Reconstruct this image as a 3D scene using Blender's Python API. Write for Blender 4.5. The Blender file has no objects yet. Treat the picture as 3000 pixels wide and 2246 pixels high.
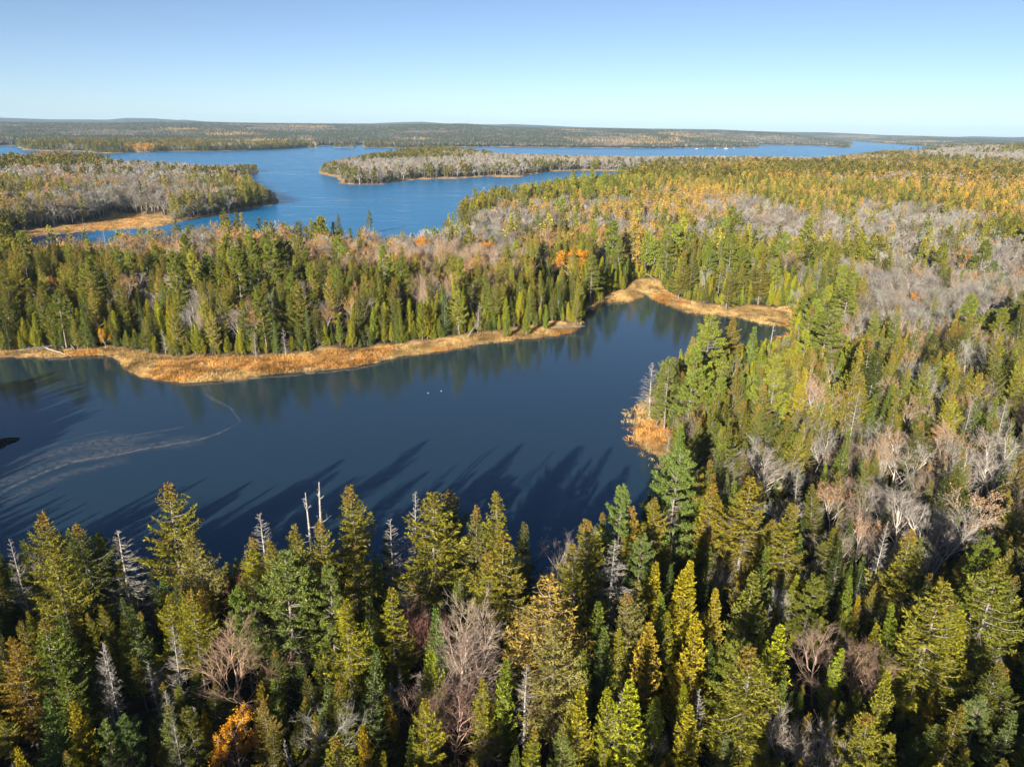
import bpy, math, random
import numpy as np
from mathutils import Matrix, Vector

# ------------------------------------------------------------------ camera
SC = bpy.context.scene
F_PX, CAM_H = 2079.0, 60.0
ROLL = math.atan(0.014)
PITCH = math.atan((1123 - 377) * math.cos(ROLL) / F_PX)
_c, _s, _cp, _sp = math.cos(ROLL), math.sin(ROLL), math.cos(PITCH), math.sin(PITCH)
RIGHT = np.array([_c, _s * _sp, _s * _cp])
UP = np.array([-_s, _c * _sp, _c * _cp])
FWD = np.array([0, _cp, -_sp])
cam_d = bpy.data.cameras.new("camera")
cam = bpy.data.objects.new("camera", cam_d)
SC.collection.objects.link(cam)
cam_d.sensor_width = 36.0
cam_d.lens = F_PX / 3000 * 36
cam_d.clip_start = 1.0
cam_d.clip_end = 60000
M = Matrix.Identity(4)
for i in range(3):
    M[i][0], M[i][1], M[i][2] = RIGHT[i], UP[i], -FWD[i]
M[2][3] = CAM_H
cam.matrix_world = M
SC.camera = cam

# ------------------------------------------------------------------ sky, sun, exposure
SUN_EL, SUN_AZ = math.radians(18.0), math.radians(180 + 22)     # azimuth clockwise from +Y: behind the camera, to its left
W = bpy.data.worlds.new("World")
SC.world = W
W.use_nodes = True
nt = W.node_tree
sky = nt.nodes.new("ShaderNodeTexSky")
sky.sky_type = 'NISHITA'
sky.sun_disc = False
sky.sun_elevation = SUN_EL
sky.sun_rotation = SUN_AZ
sky.altitude = 0
sky.air_density = 0.5
sky.dust_density = 0.4
sky.ozone_density = 1.3
bg = nt.nodes["Background"]
bg.inputs["Strength"].default_value = 0.05
nt.links.new(sky.outputs[0], bg.inputs[0])
sun_d = bpy.data.lights.new("sun", 'SUN')
sun_d.energy = 5.0
sun_d.angle = math.radians(0.53)
sun_d.color = (1.0, 0.90, 0.74)
sun = bpy.data.objects.new("sun", sun_d)
SC.collection.objects.link(sun)
sd = Vector((math.sin(SUN_AZ) * math.cos(SUN_EL), math.cos(SUN_AZ) * math.cos(SUN_EL), math.sin(SUN_EL)))
sun.rotation_euler = sd.to_track_quat('Z', 'Y').to_euler()
SC.view_settings.view_transform = 'Standard'
SC.view_settings.look = 'None'
SC.view_settings.gamma = 1.0
SC.view_settings.use_curve_mapping = False
SC.view_settings.exposure = 1.5
cy = SC.cycles
cy.max_bounces = 5
cy.diffuse_bounces = 1
cy.glossy_bounces = 2
cy.transmission_bounces = 3
cy.transparent_max_bounces = 6
cy.volume_bounces = 0
cy.use_adaptive_sampling = False
cy.use_denoising = True
cy.caustics_reflective = False
cy.caustics_refractive = False
cy.sample_clamp_indirect = 4.0

# ------------------------------------------------------------------ helpers
PHOTO = 1.3562          # overview pixels to photograph pixels
def ground(px, py, z=0.0):
    d = (px - 1500) * RIGHT - (py - 1123) * UP + F_PX * FWD
    t = (z - CAM_H) / d[2]
    return np.array([d[0] * t, d[1] * t])
def project(P):
    P = np.atleast_2d(P) - np.array([0, 0, CAM_H])
    w = np.maximum(P @ FWD, 1e-3)
    return np.stack([1500 + F_PX * (P @ RIGHT) / w, 1123 - F_PX * (P @ UP) / w], 1), P @ FWD
def poly_from(pts):
    out = []
    for p in pts:
        if p[0] == 'w': out.append((p[1], p[2]))
        else: out.append(tuple(ground(*p)))
    return np.array(out)
def inside(P, poly):
    a = poly; c = np.roll(poly, -1, 0)
    dy = c[:, 1] - a[:, 1]
    sl = (c[:, 0] - a[:, 0]) / np.where(dy == 0, 1e-12, dy)
    out = np.zeros(len(P), bool)
    for i in range(0, len(P), 8192):
        y = P[i:i + 8192, 1:2]; x = P[i:i + 8192, 0:1]
        k = ((a[None, :, 1] > y) != (c[None, :, 1] > y)) & (x < sl * (y - a[None, :, 1]) + a[None, :, 0])
        out[i:i + 8192] = (k.sum(1) & 1).astype(bool)
    return out
def sdist(P, poly):
    """signed distance, positive inside; points are taken in small neighbourhoods so that only close edges are measured"""
    A = poly; B = np.roll(poly, -1, 0); E = B - A; LL = np.maximum((E * E).sum(1), 1e-9)
    r = np.hypot(P[:, 0], P[:, 1])
    key = np.floor(np.arctan2(P[:, 0], P[:, 1]) * 9).astype(int) * 1000 + np.floor(np.log(r + 5) * 6).astype(int)
    order = np.argsort(key, kind='stable')
    out = np.empty(len(P))
    cuts = np.flatnonzero(np.diff(key[order])) + 1
    for idx in np.split(order, cuts):
        if not len(idx): continue
        Q = P[idx]; c = (Q.min(0) + Q.max(0)) / 2; rad = np.sqrt(((Q - c) ** 2).sum(1).max())
        v = c - A
        t = np.clip((v * E).sum(1) / LL, 0, 1)
        dc = np.sqrt(((v - t[:, None] * E) ** 2).sum(1))
        sel = np.flatnonzero(dc <= dc.min() + 2 * rad + 1e-6)
        d2 = np.full(len(Q), 1e18)
        for k0 in range(0, len(sel), 24):
            kk = sel[k0:k0 + 24]
            wx = Q[:, None, 0] - A[kk, 0]; wy = Q[:, None, 1] - A[kk, 1]
            tt = np.clip((wx * E[kk, 0] + wy * E[kk, 1]) / LL[kk], 0, 1)
            wx -= tt * E[kk, 0]; wy -= tt * E[kk, 1]
            d2 = np.minimum(d2, (wx * wx + wy * wy).min(1))
        d = np.sqrt(d2)
        if dc.min() > rad:
            ins = np.full(len(Q), inside(c[None], poly)[0])
        else:
            ins = inside(Q, poly)
        out[idx] = np.where(ins, d, -d)
    return out
def sstep(a, b, x):
    t = np.clip((x - a) / (b - a), 0, 1)
    return t * t * (3 - 2 * t)
def vnoise(P, s, seed=0):
    q = P / s + seed * 17.31
    i = np.floor(q).astype(np.int64); f = q - i
    f = f * f * (3 - 2 * f)
    def hsh(a, b):
        n = (a * 374761393 + b * 668265263 + seed * 1274126177) & 0xffffffff
        n = ((n ^ (n >> 13)) * 1274126177) & 0xffffffff
        return ((n ^ (n >> 16)) & 0xffff) / 65535.0
    a, b = i[:, 0], i[:, 1]
    v0 = hsh(a, b) * (1 - f[:, 0]) + hsh(a + 1, b) * f[:, 0]
    v1 = hsh(a, b + 1) * (1 - f[:, 0]) + hsh(a + 1, b + 1) * f[:, 0]
    return v0 * (1 - f[:, 1]) + v1 * f[:, 1]
def densify(poly, rng, step_rel=0.03, amp=0.12):
    """break straight shoreline runs with small wiggles"""
    out = []
    for a, b in zip(poly, np.roll(poly, -1, 0)):
        L = np.linalg.norm(b - a)
        D = max(60, np.linalg.norm((a + b) / 2))
        n = int(np.clip(L / (D * step_rel), 1, 8))
        nrm = np.array([-(b - a)[1], (b - a)[0]]) / max(L, 1e-6)
        for k in range(n):
            p = a + (b - a) * k / n
            if k: p = p + nrm * rng.normal() * amp * L / n
            out.append(p)
    return np.array(out)
def link(o, parent=None):
    SC.collection.objects.link(o)
    if parent is not None: o.parent = parent
    return o
def tag(o, label=None, cat=None, group=None, kind=None):
    if label: o["label"] = label
    if cat: o["category"] = cat
    if group: o["group"] = group
    if kind: o["kind"] = kind
    return o

class Soup:
    """collects vertices, faces of 3 or 4 corners and a two-channel colour per vertex"""
    def __init__(s): s.V, s.Q, s.T, s.C, s.n, s.pend = [], [], [], [], 0, {}
    def add(s, V, Q=None, T=None, C=(1.0, 0.0)):
        V = np.asarray(V, float).reshape(-1, 3)
        C = np.broadcast_to(np.asarray(C, float), (len(V), 2))
        s.V.append(V); s.C.append(C)
        if Q is not None and len(Q): s.Q.append(np.asarray(Q, int) + s.n)
        if T is not None and len(T): s.T.append(np.asarray(T, int) + s.n)
        s.n += len(V)
    def feathers(s, B, D, S, L, Wd, C):
        n = len(B)
        if n == 0: return
        L = np.asarray(L)[:, None]; Wd = np.asarray(Wd)[:, None]
        mid = B + D * L * 0.5
        V = np.stack([B, mid + S * Wd * .5, B + D * L, mid - S * Wd * .5], 1).reshape(-1, 3)
        s.add(V, Q=np.arange(4 * n).reshape(n, 4), C=np.repeat(C, 4, 0))
    def tube(s, P, R, sides=5, C=(1.0, 0.0), cap=False):
        s.pend.setdefault((len(P), sides, cap), []).append((P, R, C)); s.any = True
    def flush(s):
        for (n, sides, cap), lst in s.pend.items():
            P = np.array([a[0] for a in lst], float); R = np.array([a[1] for a in lst], float); C = np.array([a[2] for a in lst], float)
            N = len(lst)
            T = np.empty_like(P)
            T[:, 1:-1] = P[:, 2:] - P[:, :-2]; T[:, 0] = P[:, 1] - P[:, 0]; T[:, -1] = P[:, -1] - P[:, -2]
            T /= np.linalg.norm(T, axis=2, keepdims=True) + 1e-9
            ref = np.where(np.abs(T[:, :1, :1]) < .8, np.array([1., 0, 0]), np.array([0, 1., 0]))
            A = np.cross(T, np.broadcast_to(ref, T.shape)); A /= np.linalg.norm(A, axis=2, keepdims=True) + 1e-9
            Bn = np.cross(T, A)
            th = np.arange(sides) * 2 * math.pi / sides
            V = P[:, :, None] + R[:, :, None, None] * (np.cos(th)[None, None, :, None] * A[:, :, None] + np.sin(th)[None, None, :, None] * Bn[:, :, None])
            i = np.arange(n - 1)[:, None] * sides; k = np.arange(sides)[None]
            k2 = (k + 1) % sides
            q = np.stack([i + k, i + k2, i + k2 + sides, i + k + sides], -1).reshape(-1, 4)
            Q = (q[None] + (np.arange(N) * n * sides)[:, None, None]).reshape(-1, 4)
            s.add(V.reshape(-1, 3), Q=Q, C=np.repeat(C, n * sides, 0))
            if cap:
                for v, p, c in zip(V, P, C):
                    s.add(np.concatenate([v[-1], p[-1:]]), T=[(x, (x + 1) % sides, sides) for x in range(sides)], C=c)
        s.pend = {}
        return s
    def merge(s, o):
        for v, c in zip(o.V, o.C): s.V.append(v); s.C.append(c)
        for q in o.Q: s.Q.append(q + s.n)
        for t in o.T: s.T.append(t + s.n)
        s.n += o.n
    def nfaces(s): return sum(len(q) for q in s.Q) + sum(len(t) for t in s.T)
def mesh_of(name, soups, mats, smooth=False):
    """one mesh from several soups, one material each"""
    V, C, Q, T, qm, tm = [], [], [], [], [], []
    n = 0
    for mi, s in enumerate(soups):
        s.flush()
        if s.n == 0: continue
        V += s.V; C += s.C
        for q in s.Q: Q.append(q + n); qm.append(np.full(len(q), mi))
        for t in s.T: T.append(t + n); tm.append(np.full(len(t), mi))
        n += s.n
    V = np.concatenate(V); C = np.concatenate(C)
    Q = np.concatenate(Q) if Q else np.zeros((0, 4), int)
    T = np.concatenate(T) if T else np.zeros((0, 3), int)
    me = bpy.data.meshes.new(name)
    me.vertices.add(len(V)); me.vertices.foreach_set("co", V.astype(np.float32).ravel())
    me.loops.add(Q.size + T.size)
    me.loops.foreach_set("vertex_index", np.concatenate([Q.ravel(), T.ravel()]).astype(np.int32))
    nf = len(Q) + len(T)
    me.polygons.add(nf)
    ls = np.concatenate([np.arange(len(Q)) * 4, Q.size + np.arange(len(T)) * 3]).astype(np.int32)
    me.polygons.foreach_set("loop_start", ls)
    mi = np.concatenate([np.concatenate(qm) if qm else np.zeros(0), np.concatenate(tm) if tm else np.zeros(0)]).astype(np.int32)
    for m in mats: me.materials.append(m)
    me.polygons.foreach_set("material_index", mi)
    if smooth: me.polygons.foreach_set("use_smooth", np.ones(nf, bool))
    col = np.ones((len(V), 4), np.float32); col[:, :2] = C
    a = me.color_attributes.new("col", 'FLOAT_COLOR', 'POINT')
    a.data.foreach_set("color", col.ravel())
    me.update(calc_edges=True)
    return me

# ------------------------------------------------------------------ materials
def mat_new(name):
    m = bpy.data.materials.new(name); m.use_nodes = True
    n = m.node_tree.nodes; l = m.node_tree.links
    b = n["Principled BSDF"]
    b.inputs["Specular IOR Level"].default_value = 0.25
    return m, n, l, b
def tint_mix(n, l):
    """tree tint (set per tree) times the leaf's own variation; second channel mixes cones or dead twigs in"""
    t = n.new("ShaderNodeAttribute"); t.attribute_type = 'INSTANCER'; t.attribute_name = "tint"
    c = n.new("ShaderNodeVertexColor"); c.layer_name = "col"
    sp = n.new("ShaderNodeSeparateColor"); l.new(c.outputs[0], sp.inputs[0])
    mul = n.new("ShaderNodeVectorMath"); mul.operation = 'SCALE'
    l.new(t.outputs["Color"], mul.inputs[0]); l.new(sp.outputs[0], mul.inputs["Scale"])
    return mul.outputs[0], sp.outputs[1]
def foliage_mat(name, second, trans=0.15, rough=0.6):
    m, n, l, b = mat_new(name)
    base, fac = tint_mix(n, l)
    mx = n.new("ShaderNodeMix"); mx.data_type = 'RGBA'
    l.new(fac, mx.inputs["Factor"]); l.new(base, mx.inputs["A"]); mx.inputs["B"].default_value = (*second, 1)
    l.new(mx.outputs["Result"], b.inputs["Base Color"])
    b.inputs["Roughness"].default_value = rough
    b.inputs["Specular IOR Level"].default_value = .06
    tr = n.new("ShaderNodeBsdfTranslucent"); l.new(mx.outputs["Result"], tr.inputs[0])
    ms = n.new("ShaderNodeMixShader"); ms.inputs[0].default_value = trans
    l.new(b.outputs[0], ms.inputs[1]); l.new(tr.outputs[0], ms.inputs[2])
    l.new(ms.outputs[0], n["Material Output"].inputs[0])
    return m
def bark_mat(name, color, patch, scale=3.0):
    m, n, l, b = mat_new(name)
    tc = n.new("ShaderNodeTexCoord")
    nz = n.new("ShaderNodeTexNoise"); nz.inputs["Scale"].default_value = scale; nz.inputs["Detail"].default_value = 5
    l.new(tc.outputs["Object"], nz.inputs[0])
    r = n.new("ShaderNodeValToRGB")
    r.color_ramp.elements[0].position = .38; r.color_ramp.elements[0].color = (*color, 1)
    r.color_ramp.elements[1].position = .62; r.color_ramp.elements[1].color = (*patch, 1)
    l.new(nz.outputs[0], r.inputs[0]); l.new(r.outputs[0], b.inputs["Base Color"])
    b.inputs["Roughness"].default_value = .9
    return m
def twig_mat(name):
    m, n, l, b = mat_new(name)
    base, fac = tint_mix(n, l)
    l.new(base, b.inputs["Base Color"]); b.inputs["Roughness"].default_value = .85
    return m
M_NEEDLE = foliage_mat("spruce_needles", (0.27, 0.15, 0.04))
M_BARK = bark_mat("conifer_bark", (0.11, 0.09, 0.075), (0.25, 0.225, 0.195))
M_DEAD = bark_mat("weathered_dead_wood", (0.20, 0.185, 0.165), (0.35, 0.33, 0.30), 5)
M_TWIG = twig_mat("hardwood_bark_and_twigs")
M_PALE = bark_mat("pale_birch_bark", (.30, .25, .21), (.46, .42, .37), 4)
M_LEAF = foliage_mat("autumn_leaves", (0.42, 0.12, 0.02), 0.35)

# ------------------------------------------------------------------ shorelines (traced on the photograph, laid on the water plane)
rs = np.random.default_rng(5)
FAR_SHORE = [(-150, 1046), (0, 1046), (90, 1048), (181, 1048), (254, 1041), (317, 1043), (349, 1058), (376, 1087), (408, 1103), (475, 1116), (557, 1123),
    (679, 1114), (815, 1096), (1000, 1080), (1090, 1066), (1158, 1048), (1272, 1033), (1408, 1008), (1543, 994), (1634, 984), (1670, 976), (1697, 962),
    (1706, 946), (1690, 928), (1725, 903), (1770, 888), (1838, 882), (1883, 874), (1865, 858), (1885, 850), (1901, 847), (1906, 852), (1899, 860), (1919, 876), (1951, 892),
    (2000, 909), (2068, 919), (2158, 924), (2230, 920), (2312, 917), (2333, 931), (2335, 940), (2294, 947), (2312, 967)]
POND = poly_from(FAR_SHORE + [(2250, 1010), (2160, 1050), (2060, 1090), (1980, 1125), (1925, 1150), (1895, 1166), (1868, 1192), (1856, 1215), (1862, 1235), (1850, 1268), (1856, 1293),
    (1895, 1318), (1935, 1345), (1960, 1420), (1950, 1500), (1880, 1590), (1790, 1670), (1700, 1740), (1600, 1765), (1400, 1755), (1200, 1745), (1000, 1745),
    (800, 1750), (650, 1760), (500, 1765), (300, 1750), (100, 1730), (-100, 1700), ('w', -84, 92), ('w', -112, 104), ('w', -135, 128), ('w', -160, 150), ('w', -215, 170), ('w', -225, 190)])
POND = densify(POND, rs)
LAKE = poly_from([(40, 703), (54, 690), (136, 688), (190, 679), (253, 677), (312, 675), (348, 670), (407, 670), (466, 663), (520, 650), (580, 640), (633, 632), (674, 627),
    (705, 614), (746, 607), (805, 600), (816, 590), (815, 584), (790, 576), (765, 574), (745, 564), (725, 550), (712, 530), (710, 513), (735, 511), (755, 505), (757, 500), (745, 495), (700, 491), (650, 488), (590, 486, 4),
    (560, 484, 10), (497, 475, 14), (400, 470, 15), (280, 459, 15), (253, 450, 15), (100, 452, 15), (72, 452, 14), (0, 465, 14), (-150, 476, 14), (-420, 480, 14),
    (-420, 430), (-150, 430), (10, 427), (68, 428), (70, 440), (150, 443), (240, 444), (271, 448), (352, 449), (380, 444), (407, 447), (488, 444), (588, 444), (723, 441), (814, 438), (904, 431), (927, 428),
    (1000, 426), (1063, 425), (1067, 433), (1190, 433), (1347, 431), (1456, 430), (1614, 433), (1760, 434), (1900, 435), (2000, 433), (2212, 431), (2217, 424), (2316, 425), (2407, 428),
    (2452, 433), (2484, 433), (2487, 428), (2470, 418), (2497, 414), (2588, 420), (2656, 425), (2741, 431), (2764, 435), (2764, 437, 16), (2741, 438, 18), (2588, 438, 18), (2533, 447, 16),
    (2452, 453, 16), (2393, 460, 15), (2316, 458, 15), (2113, 453, 15), (2000, 450, 15), (1900, 455, 15), (1578, 449, 15), (1420, 444, 15), (1352, 434, 16), (1284, 428, 17), (1216, 430, 17), (1194, 436, 17),
    (1103, 443, 17), (1036, 452, 17), (981, 459, 17), (950, 470, 15), (936, 500), (945, 512), (986, 519), (995, 537), (1036, 541), (1117, 541), (1171, 531), (1225, 526), (1352, 523), (1420, 517),
    (1524, 519), (1546, 512), (1601, 503), (1714, 500), (1895, 504), (1845, 509, 14), (1668, 524, 15), (1533, 543, 15), (1397, 553, 16), (1361, 568, 16), (1334, 611, 15), (1298, 629, 15),
    (1243, 665, 13), (1212, 684, 10), (1153, 681, 11), (1121, 674, 13), (1050, 650, 16), (904, 634, 16), (814, 650, 15), (723, 638, 15), (615, 634, 15), (475, 668, 13), (400, 690, 8), (300, 705, 10), (180, 716, 11), (81, 718, 11)])
LAKE = densify(LAKE, rs)
ISLETS = []
for px, py, rx, ry in ((915, 438, 16, 10), (1005, 434, 38, 16), (310, 449, 42, 14)):
    c = ground(px, py)
    th = np.arange(14) * 2 * math.pi / 14
    ISLETS.append(np.stack([c[0] + rx * np.cos(th) * rs.uniform(.8, 1.2, 14), c[1] + ry + ry * np.sin(th) * rs.uniform(.8, 1.2, 14)], 1))
TREELINE1 = [(1640, 945), (1612, 949), (1521, 967), (1408, 981), (1272, 999), (1158, 1012), (1068, 1026), (1000, 1028), (950, 1026), (860, 1044), (725, 1051), (589, 1051), (520, 1053),
    (453, 1044), (394, 1030), (317, 1021), (272, 1030), (136, 1030), (0, 1036), (-150, 1036)]
MARSHES = [poly_from(FAR_SHORE[:22] + TREELINE1),
    poly_from([(1765, 889), (1770, 876), (1784, 863), (1838, 849), (1838, 831), (1888, 820), (1935, 822), (1937, 845), (1972, 867), (2015, 885), (2062, 892), (2135, 906), (2207, 899), (2320, 905),
        (2335, 945), (2290, 960), (2158, 930), (2000, 915), (1919, 880), (1890, 860), (1870, 856), (1883, 874), (1838, 884)]),
    poly_from([(1905, 1160), (1862, 1195), (1850, 1245), (1852, 1290), (1895, 1322), (1945, 1350), (1985, 1335), (1965, 1285), (1945, 1245), (1928, 1195)]),
    poly_from([(60, 702), (-120, 722), (-120, 700), (23, 685), (90, 676), (199, 664), (253, 657), (325, 634), (389, 628), (506, 634), (506, 655), (466, 664), (407, 672), (253, 679), (136, 690)])]
MARSHES = [densify(m, rs, .03, .05) for m in MARSHES]

MID_SKY = np.array([(-600, 363), (0, 363), (226, 365), (542, 362), (770, 367), (1000, 368), (1112, 370), (1352, 366), (1488, 376), (1668, 380), (1900, 384), (2100, 388), (2300, 392), (2500, 398), (2740, 405), (3000, 416), (3600, 425)], float)
FAR_SKY = np.array([(-600, 350), (0, 345), (150, 350), (226, 350), (315, 351), (370, 346), (450, 347), (520, 352), (540, 351), (600, 356), (700, 359), (800, 360), (900, 361), (1080, 362), (1180, 358), (1240, 357),
    (1320, 364), (1450, 365), (1500, 364), (1580, 367), (1700, 373), (1900, 377), (2100, 379), (2200, 384), (2300, 387), (2420, 388), (2500, 392), (2600, 398), (2700, 400), (2800, 404), (2850, 401), (2960, 404), (3000, 403), (3600, 408)], float)
def skyline(tab):
    az, el = [], []
    for x, y in tab:
        d = (x - 1500) * RIGHT - (y - 1123) * UP + F_PX * FWD
        az.append(math.atan2(d[0], d[1])); el.append(d[2] / math.hypot(d[0], d[1]))
    return np.array(az), np.array(el)
MID_AZ, MID_EL = skyline(MID_SKY)
FAR_AZ, FAR_EL = skyline(FAR_SKY)
def water_dist(P):
    """distance to the nearest shore, positive on land"""
    d = -np.maximum(sdist(P, POND), sdist(P, LAKE))
    for i in ISLETS: d = np.maximum(d, sdist(P, i))
    return d
def height(P, d=None):
    if d is None: d = water_dist(P)
    r = np.hypot(P[:, 0], P[:, 1]); az = np.arctan2(P[:, 0], P[:, 1])
    dm = np.full(len(P), -1e9)
    near = r < 700
    if near.any():
        for m in MARSHES: dm[near] = np.maximum(dm[near], sdist(P[near], m))
    n1 = vnoise(P, 38, 1); n2 = vnoise(P, 9, 2); n3 = vnoise(P, 240, 3)
    dry = sstep(0, 9, -dm)
    land = .22 + .5 * sstep(0, 3, d) + (1.6 * sstep(2, 28, d) + 2.2 * n1 * sstep(8, 60, d) + .5 * n2 * sstep(4, 20, d) + 6 * n3 * sstep(40, 300, d)) * dry
    marsh = .12 + .22 * n2 * sstep(0, 3, d) + .1 * vnoise(P, 2.2, 8) * sstep(0, 1.5, d)
    h = np.where(dm > 0, marsh, np.minimum(land, .3 + np.maximum(-dm, 0) * .35) if near.any() else land)
    # rolling country: a wooded ridge a few kilometres off and the far hills
    dr = np.interp(az, [MID_AZ[0], MID_AZ[12], MID_AZ[13], MID_AZ[-1]], [4500, 4700, 6600, 7000])
    zr = CAM_H + dr * np.interp(az, MID_AZ, MID_EL) - 13
    up = sstep(.55, 1.0, r / dr) * (1 - .75 * sstep(1.05, 1.5, r / dr))
    zr2 = zr * (.75 + .5 * vnoise(P, 900, 4) * (1 - sstep(.8, .95, r / dr)) + .25 * sstep(.8, .95, r / dr))
    h = h + np.maximum(zr2, 4) * up * sstep(0, 500, d)
    zf = CAM_H + 10000 * np.interp(az, FAR_AZ, FAR_EL)
    h = np.maximum(h, zf * sstep(7300, 10000, r) * (.85 + .3 * vnoise(P, 1500, 5) * (1 - sstep(8800, 9900, r)) + .15 * sstep(8800, 9900, r)))
    # the low wooded rise on the right
    h = h + 22 * np.exp(-(((P[:, 0] - 1700) / 800) ** 2 + ((P[:, 1] - 1900) / 650) ** 2)) * sstep(0, 200, d)
    return np.where(d > 0, h, np.maximum(-3, -.12 + d * .12))

# ------------------------------------------------------------------ ground sheet
def build_ground():
    az = np.concatenate([np.linspace(-math.pi, -.92, 26, endpoint=False), np.linspace(-.92, .92, 470), np.linspace(.92, math.pi, 27)[1:]])
    rr = np.concatenate([[0.5], np.geomspace(12, 13800, 440)])
    A, R = np.meshgrid(az, rr)
    P = np.stack([R * np.sin(A), R * np.cos(A)], -1).reshape(-1, 2)
    d = water_dist(P)
    h = height(P, d)
    dm = np.full(len(P), -1e9)
    near = np.hypot(P[:, 0], P[:, 1]) < 700
    for m in MARSHES: dm[near] = np.maximum(dm[near], sdist(P[near], m))
    na, nr = len(az), len(rr)
    i = np.arange(nr - 1)[:, None] * na + np.arange(na - 1)[None, :]
    Q = np.stack([i, i + na, i + na + 1, i + 1], -1).reshape(-1, 4)
    rr_ = np.hypot(P[:, 0], P[:, 1])
    fringe = (1 - sstep(2.5, 5.5, d)) * (rr_ > 150) + (1 - sstep(8, 16, d)) * (rr_ > 900)
    marsh = np.clip(np.maximum(sstep(-1.0, .6, dm), fringe * .9), 0, 1)
    mud = 1 - sstep(.1, .9, d)
    s = Soup()
    s.add(np.concatenate([P, h[:, None]], 1), Q=Q[:, ::-1], C=np.stack([marsh, mud], 1))
    m, n, l, b = mat_new("forest_floor_and_marsh")
    c = n.new("ShaderNodeVertexColor"); c.layer_name = "col"
    sp = n.new("ShaderNodeSeparateColor"); l.new(c.outputs[0], sp.inputs[0])
    tc = n.new("ShaderNodeTexCoord")
    def noise(sc, det=6):
        z = n.new("ShaderNodeTexNoise"); z.inputs["Scale"].default_value = sc; z.inputs["Detail"].default_value = det
        l.new(tc.outputs["Object"], z.inputs[0]); return z.outputs[0]
    def ramp(src, *stops):
        r = n.new("ShaderNodeValToRGB")
        e = r.color_ramp.elements
        e[0].position, e[0].color = stops[0][0], (*stops[0][1], 1)
        e[1].position, e[1].color = stops[-1][0], (*stops[-1][1], 1)
        for p, col in stops[1:-1]:
            q = e.new(p); q.color = (*col, 1)
        l.new(src, r.inputs[0]); return r.outputs[0]
    def mix(f, a, bb):
        x = n.new("ShaderNodeMix"); x.data_type = 'RGBA'
        l.new(f, x.inputs["Factor"]); l.new(a, x.inputs["A"]); l.new(bb, x.inputs["B"]); return x.outputs["Result"]
    litter = ramp(noise(.35, 8), (.3, (.016, .013, .009)), (.55, (.036, .025, .016)), (.75, (.022, .026, .011)))
    wood = ramp(noise(.012, 10), (.32, (.016, .025, .018)), (.5, (.04, .044, .03)), (.62, (.085, .072, .06)), (.72, (.025, .036, .024)))
    # beyond the trees that are built singly the sheet itself is forest
    geo = n.new("ShaderNodeNewGeometry")
    ln = n.new("ShaderNodeVectorMath"); ln.operation = 'LENGTH'; l.new(geo.outputs["Position"], ln.inputs[0])
    mr = n.new("ShaderNodeMapRange"); mr.inputs["From Min"].default_value = 1500; mr.inputs["From Max"].default_value = 2500
    l.new(ln.outputs["Value"], mr.inputs["Value"])
    base = mix(mr.outputs[0], litter, wood)
    straw = ramp(noise(.9, 8), (.3, (.16, .085, .035)), (.48, (.40, .24, .09)), (.7, (.60, .44, .21)))
    straw2 = ramp(noise(.22, 6), (.42, (.30, .16, .06)), (.62, (.62, .45, .22)))
    straw = mix(noise(.13, 3), straw, straw2)
    base = mix(sp.outputs[0], base, straw)
    mudc = ramp(noise(1.5, 4), (.3, (.10, .075, .05)), (.7, (.20, .15, .10)))
    base = mix(sp.outputs[1], base, mudc)
    l.new(base, b.inputs["Base Color"]); b.inputs["Roughness"].default_value = .95
    bp = n.new("ShaderNodeBump"); bp.inputs["Strength"].default_value = .6; bp.inputs["Distance"].default_value = .25
    l.new(noise(2.2, 6), bp.inputs["Height"]); l.new(bp.outputs[0], b.inputs["Normal"])
    o = link(bpy.data.objects.new("ground", mesh_of("ground", [s], [m], True)))
    tag(o, kind="structure", label="forest floor and straw coloured marsh around the water")
build_ground()

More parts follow.
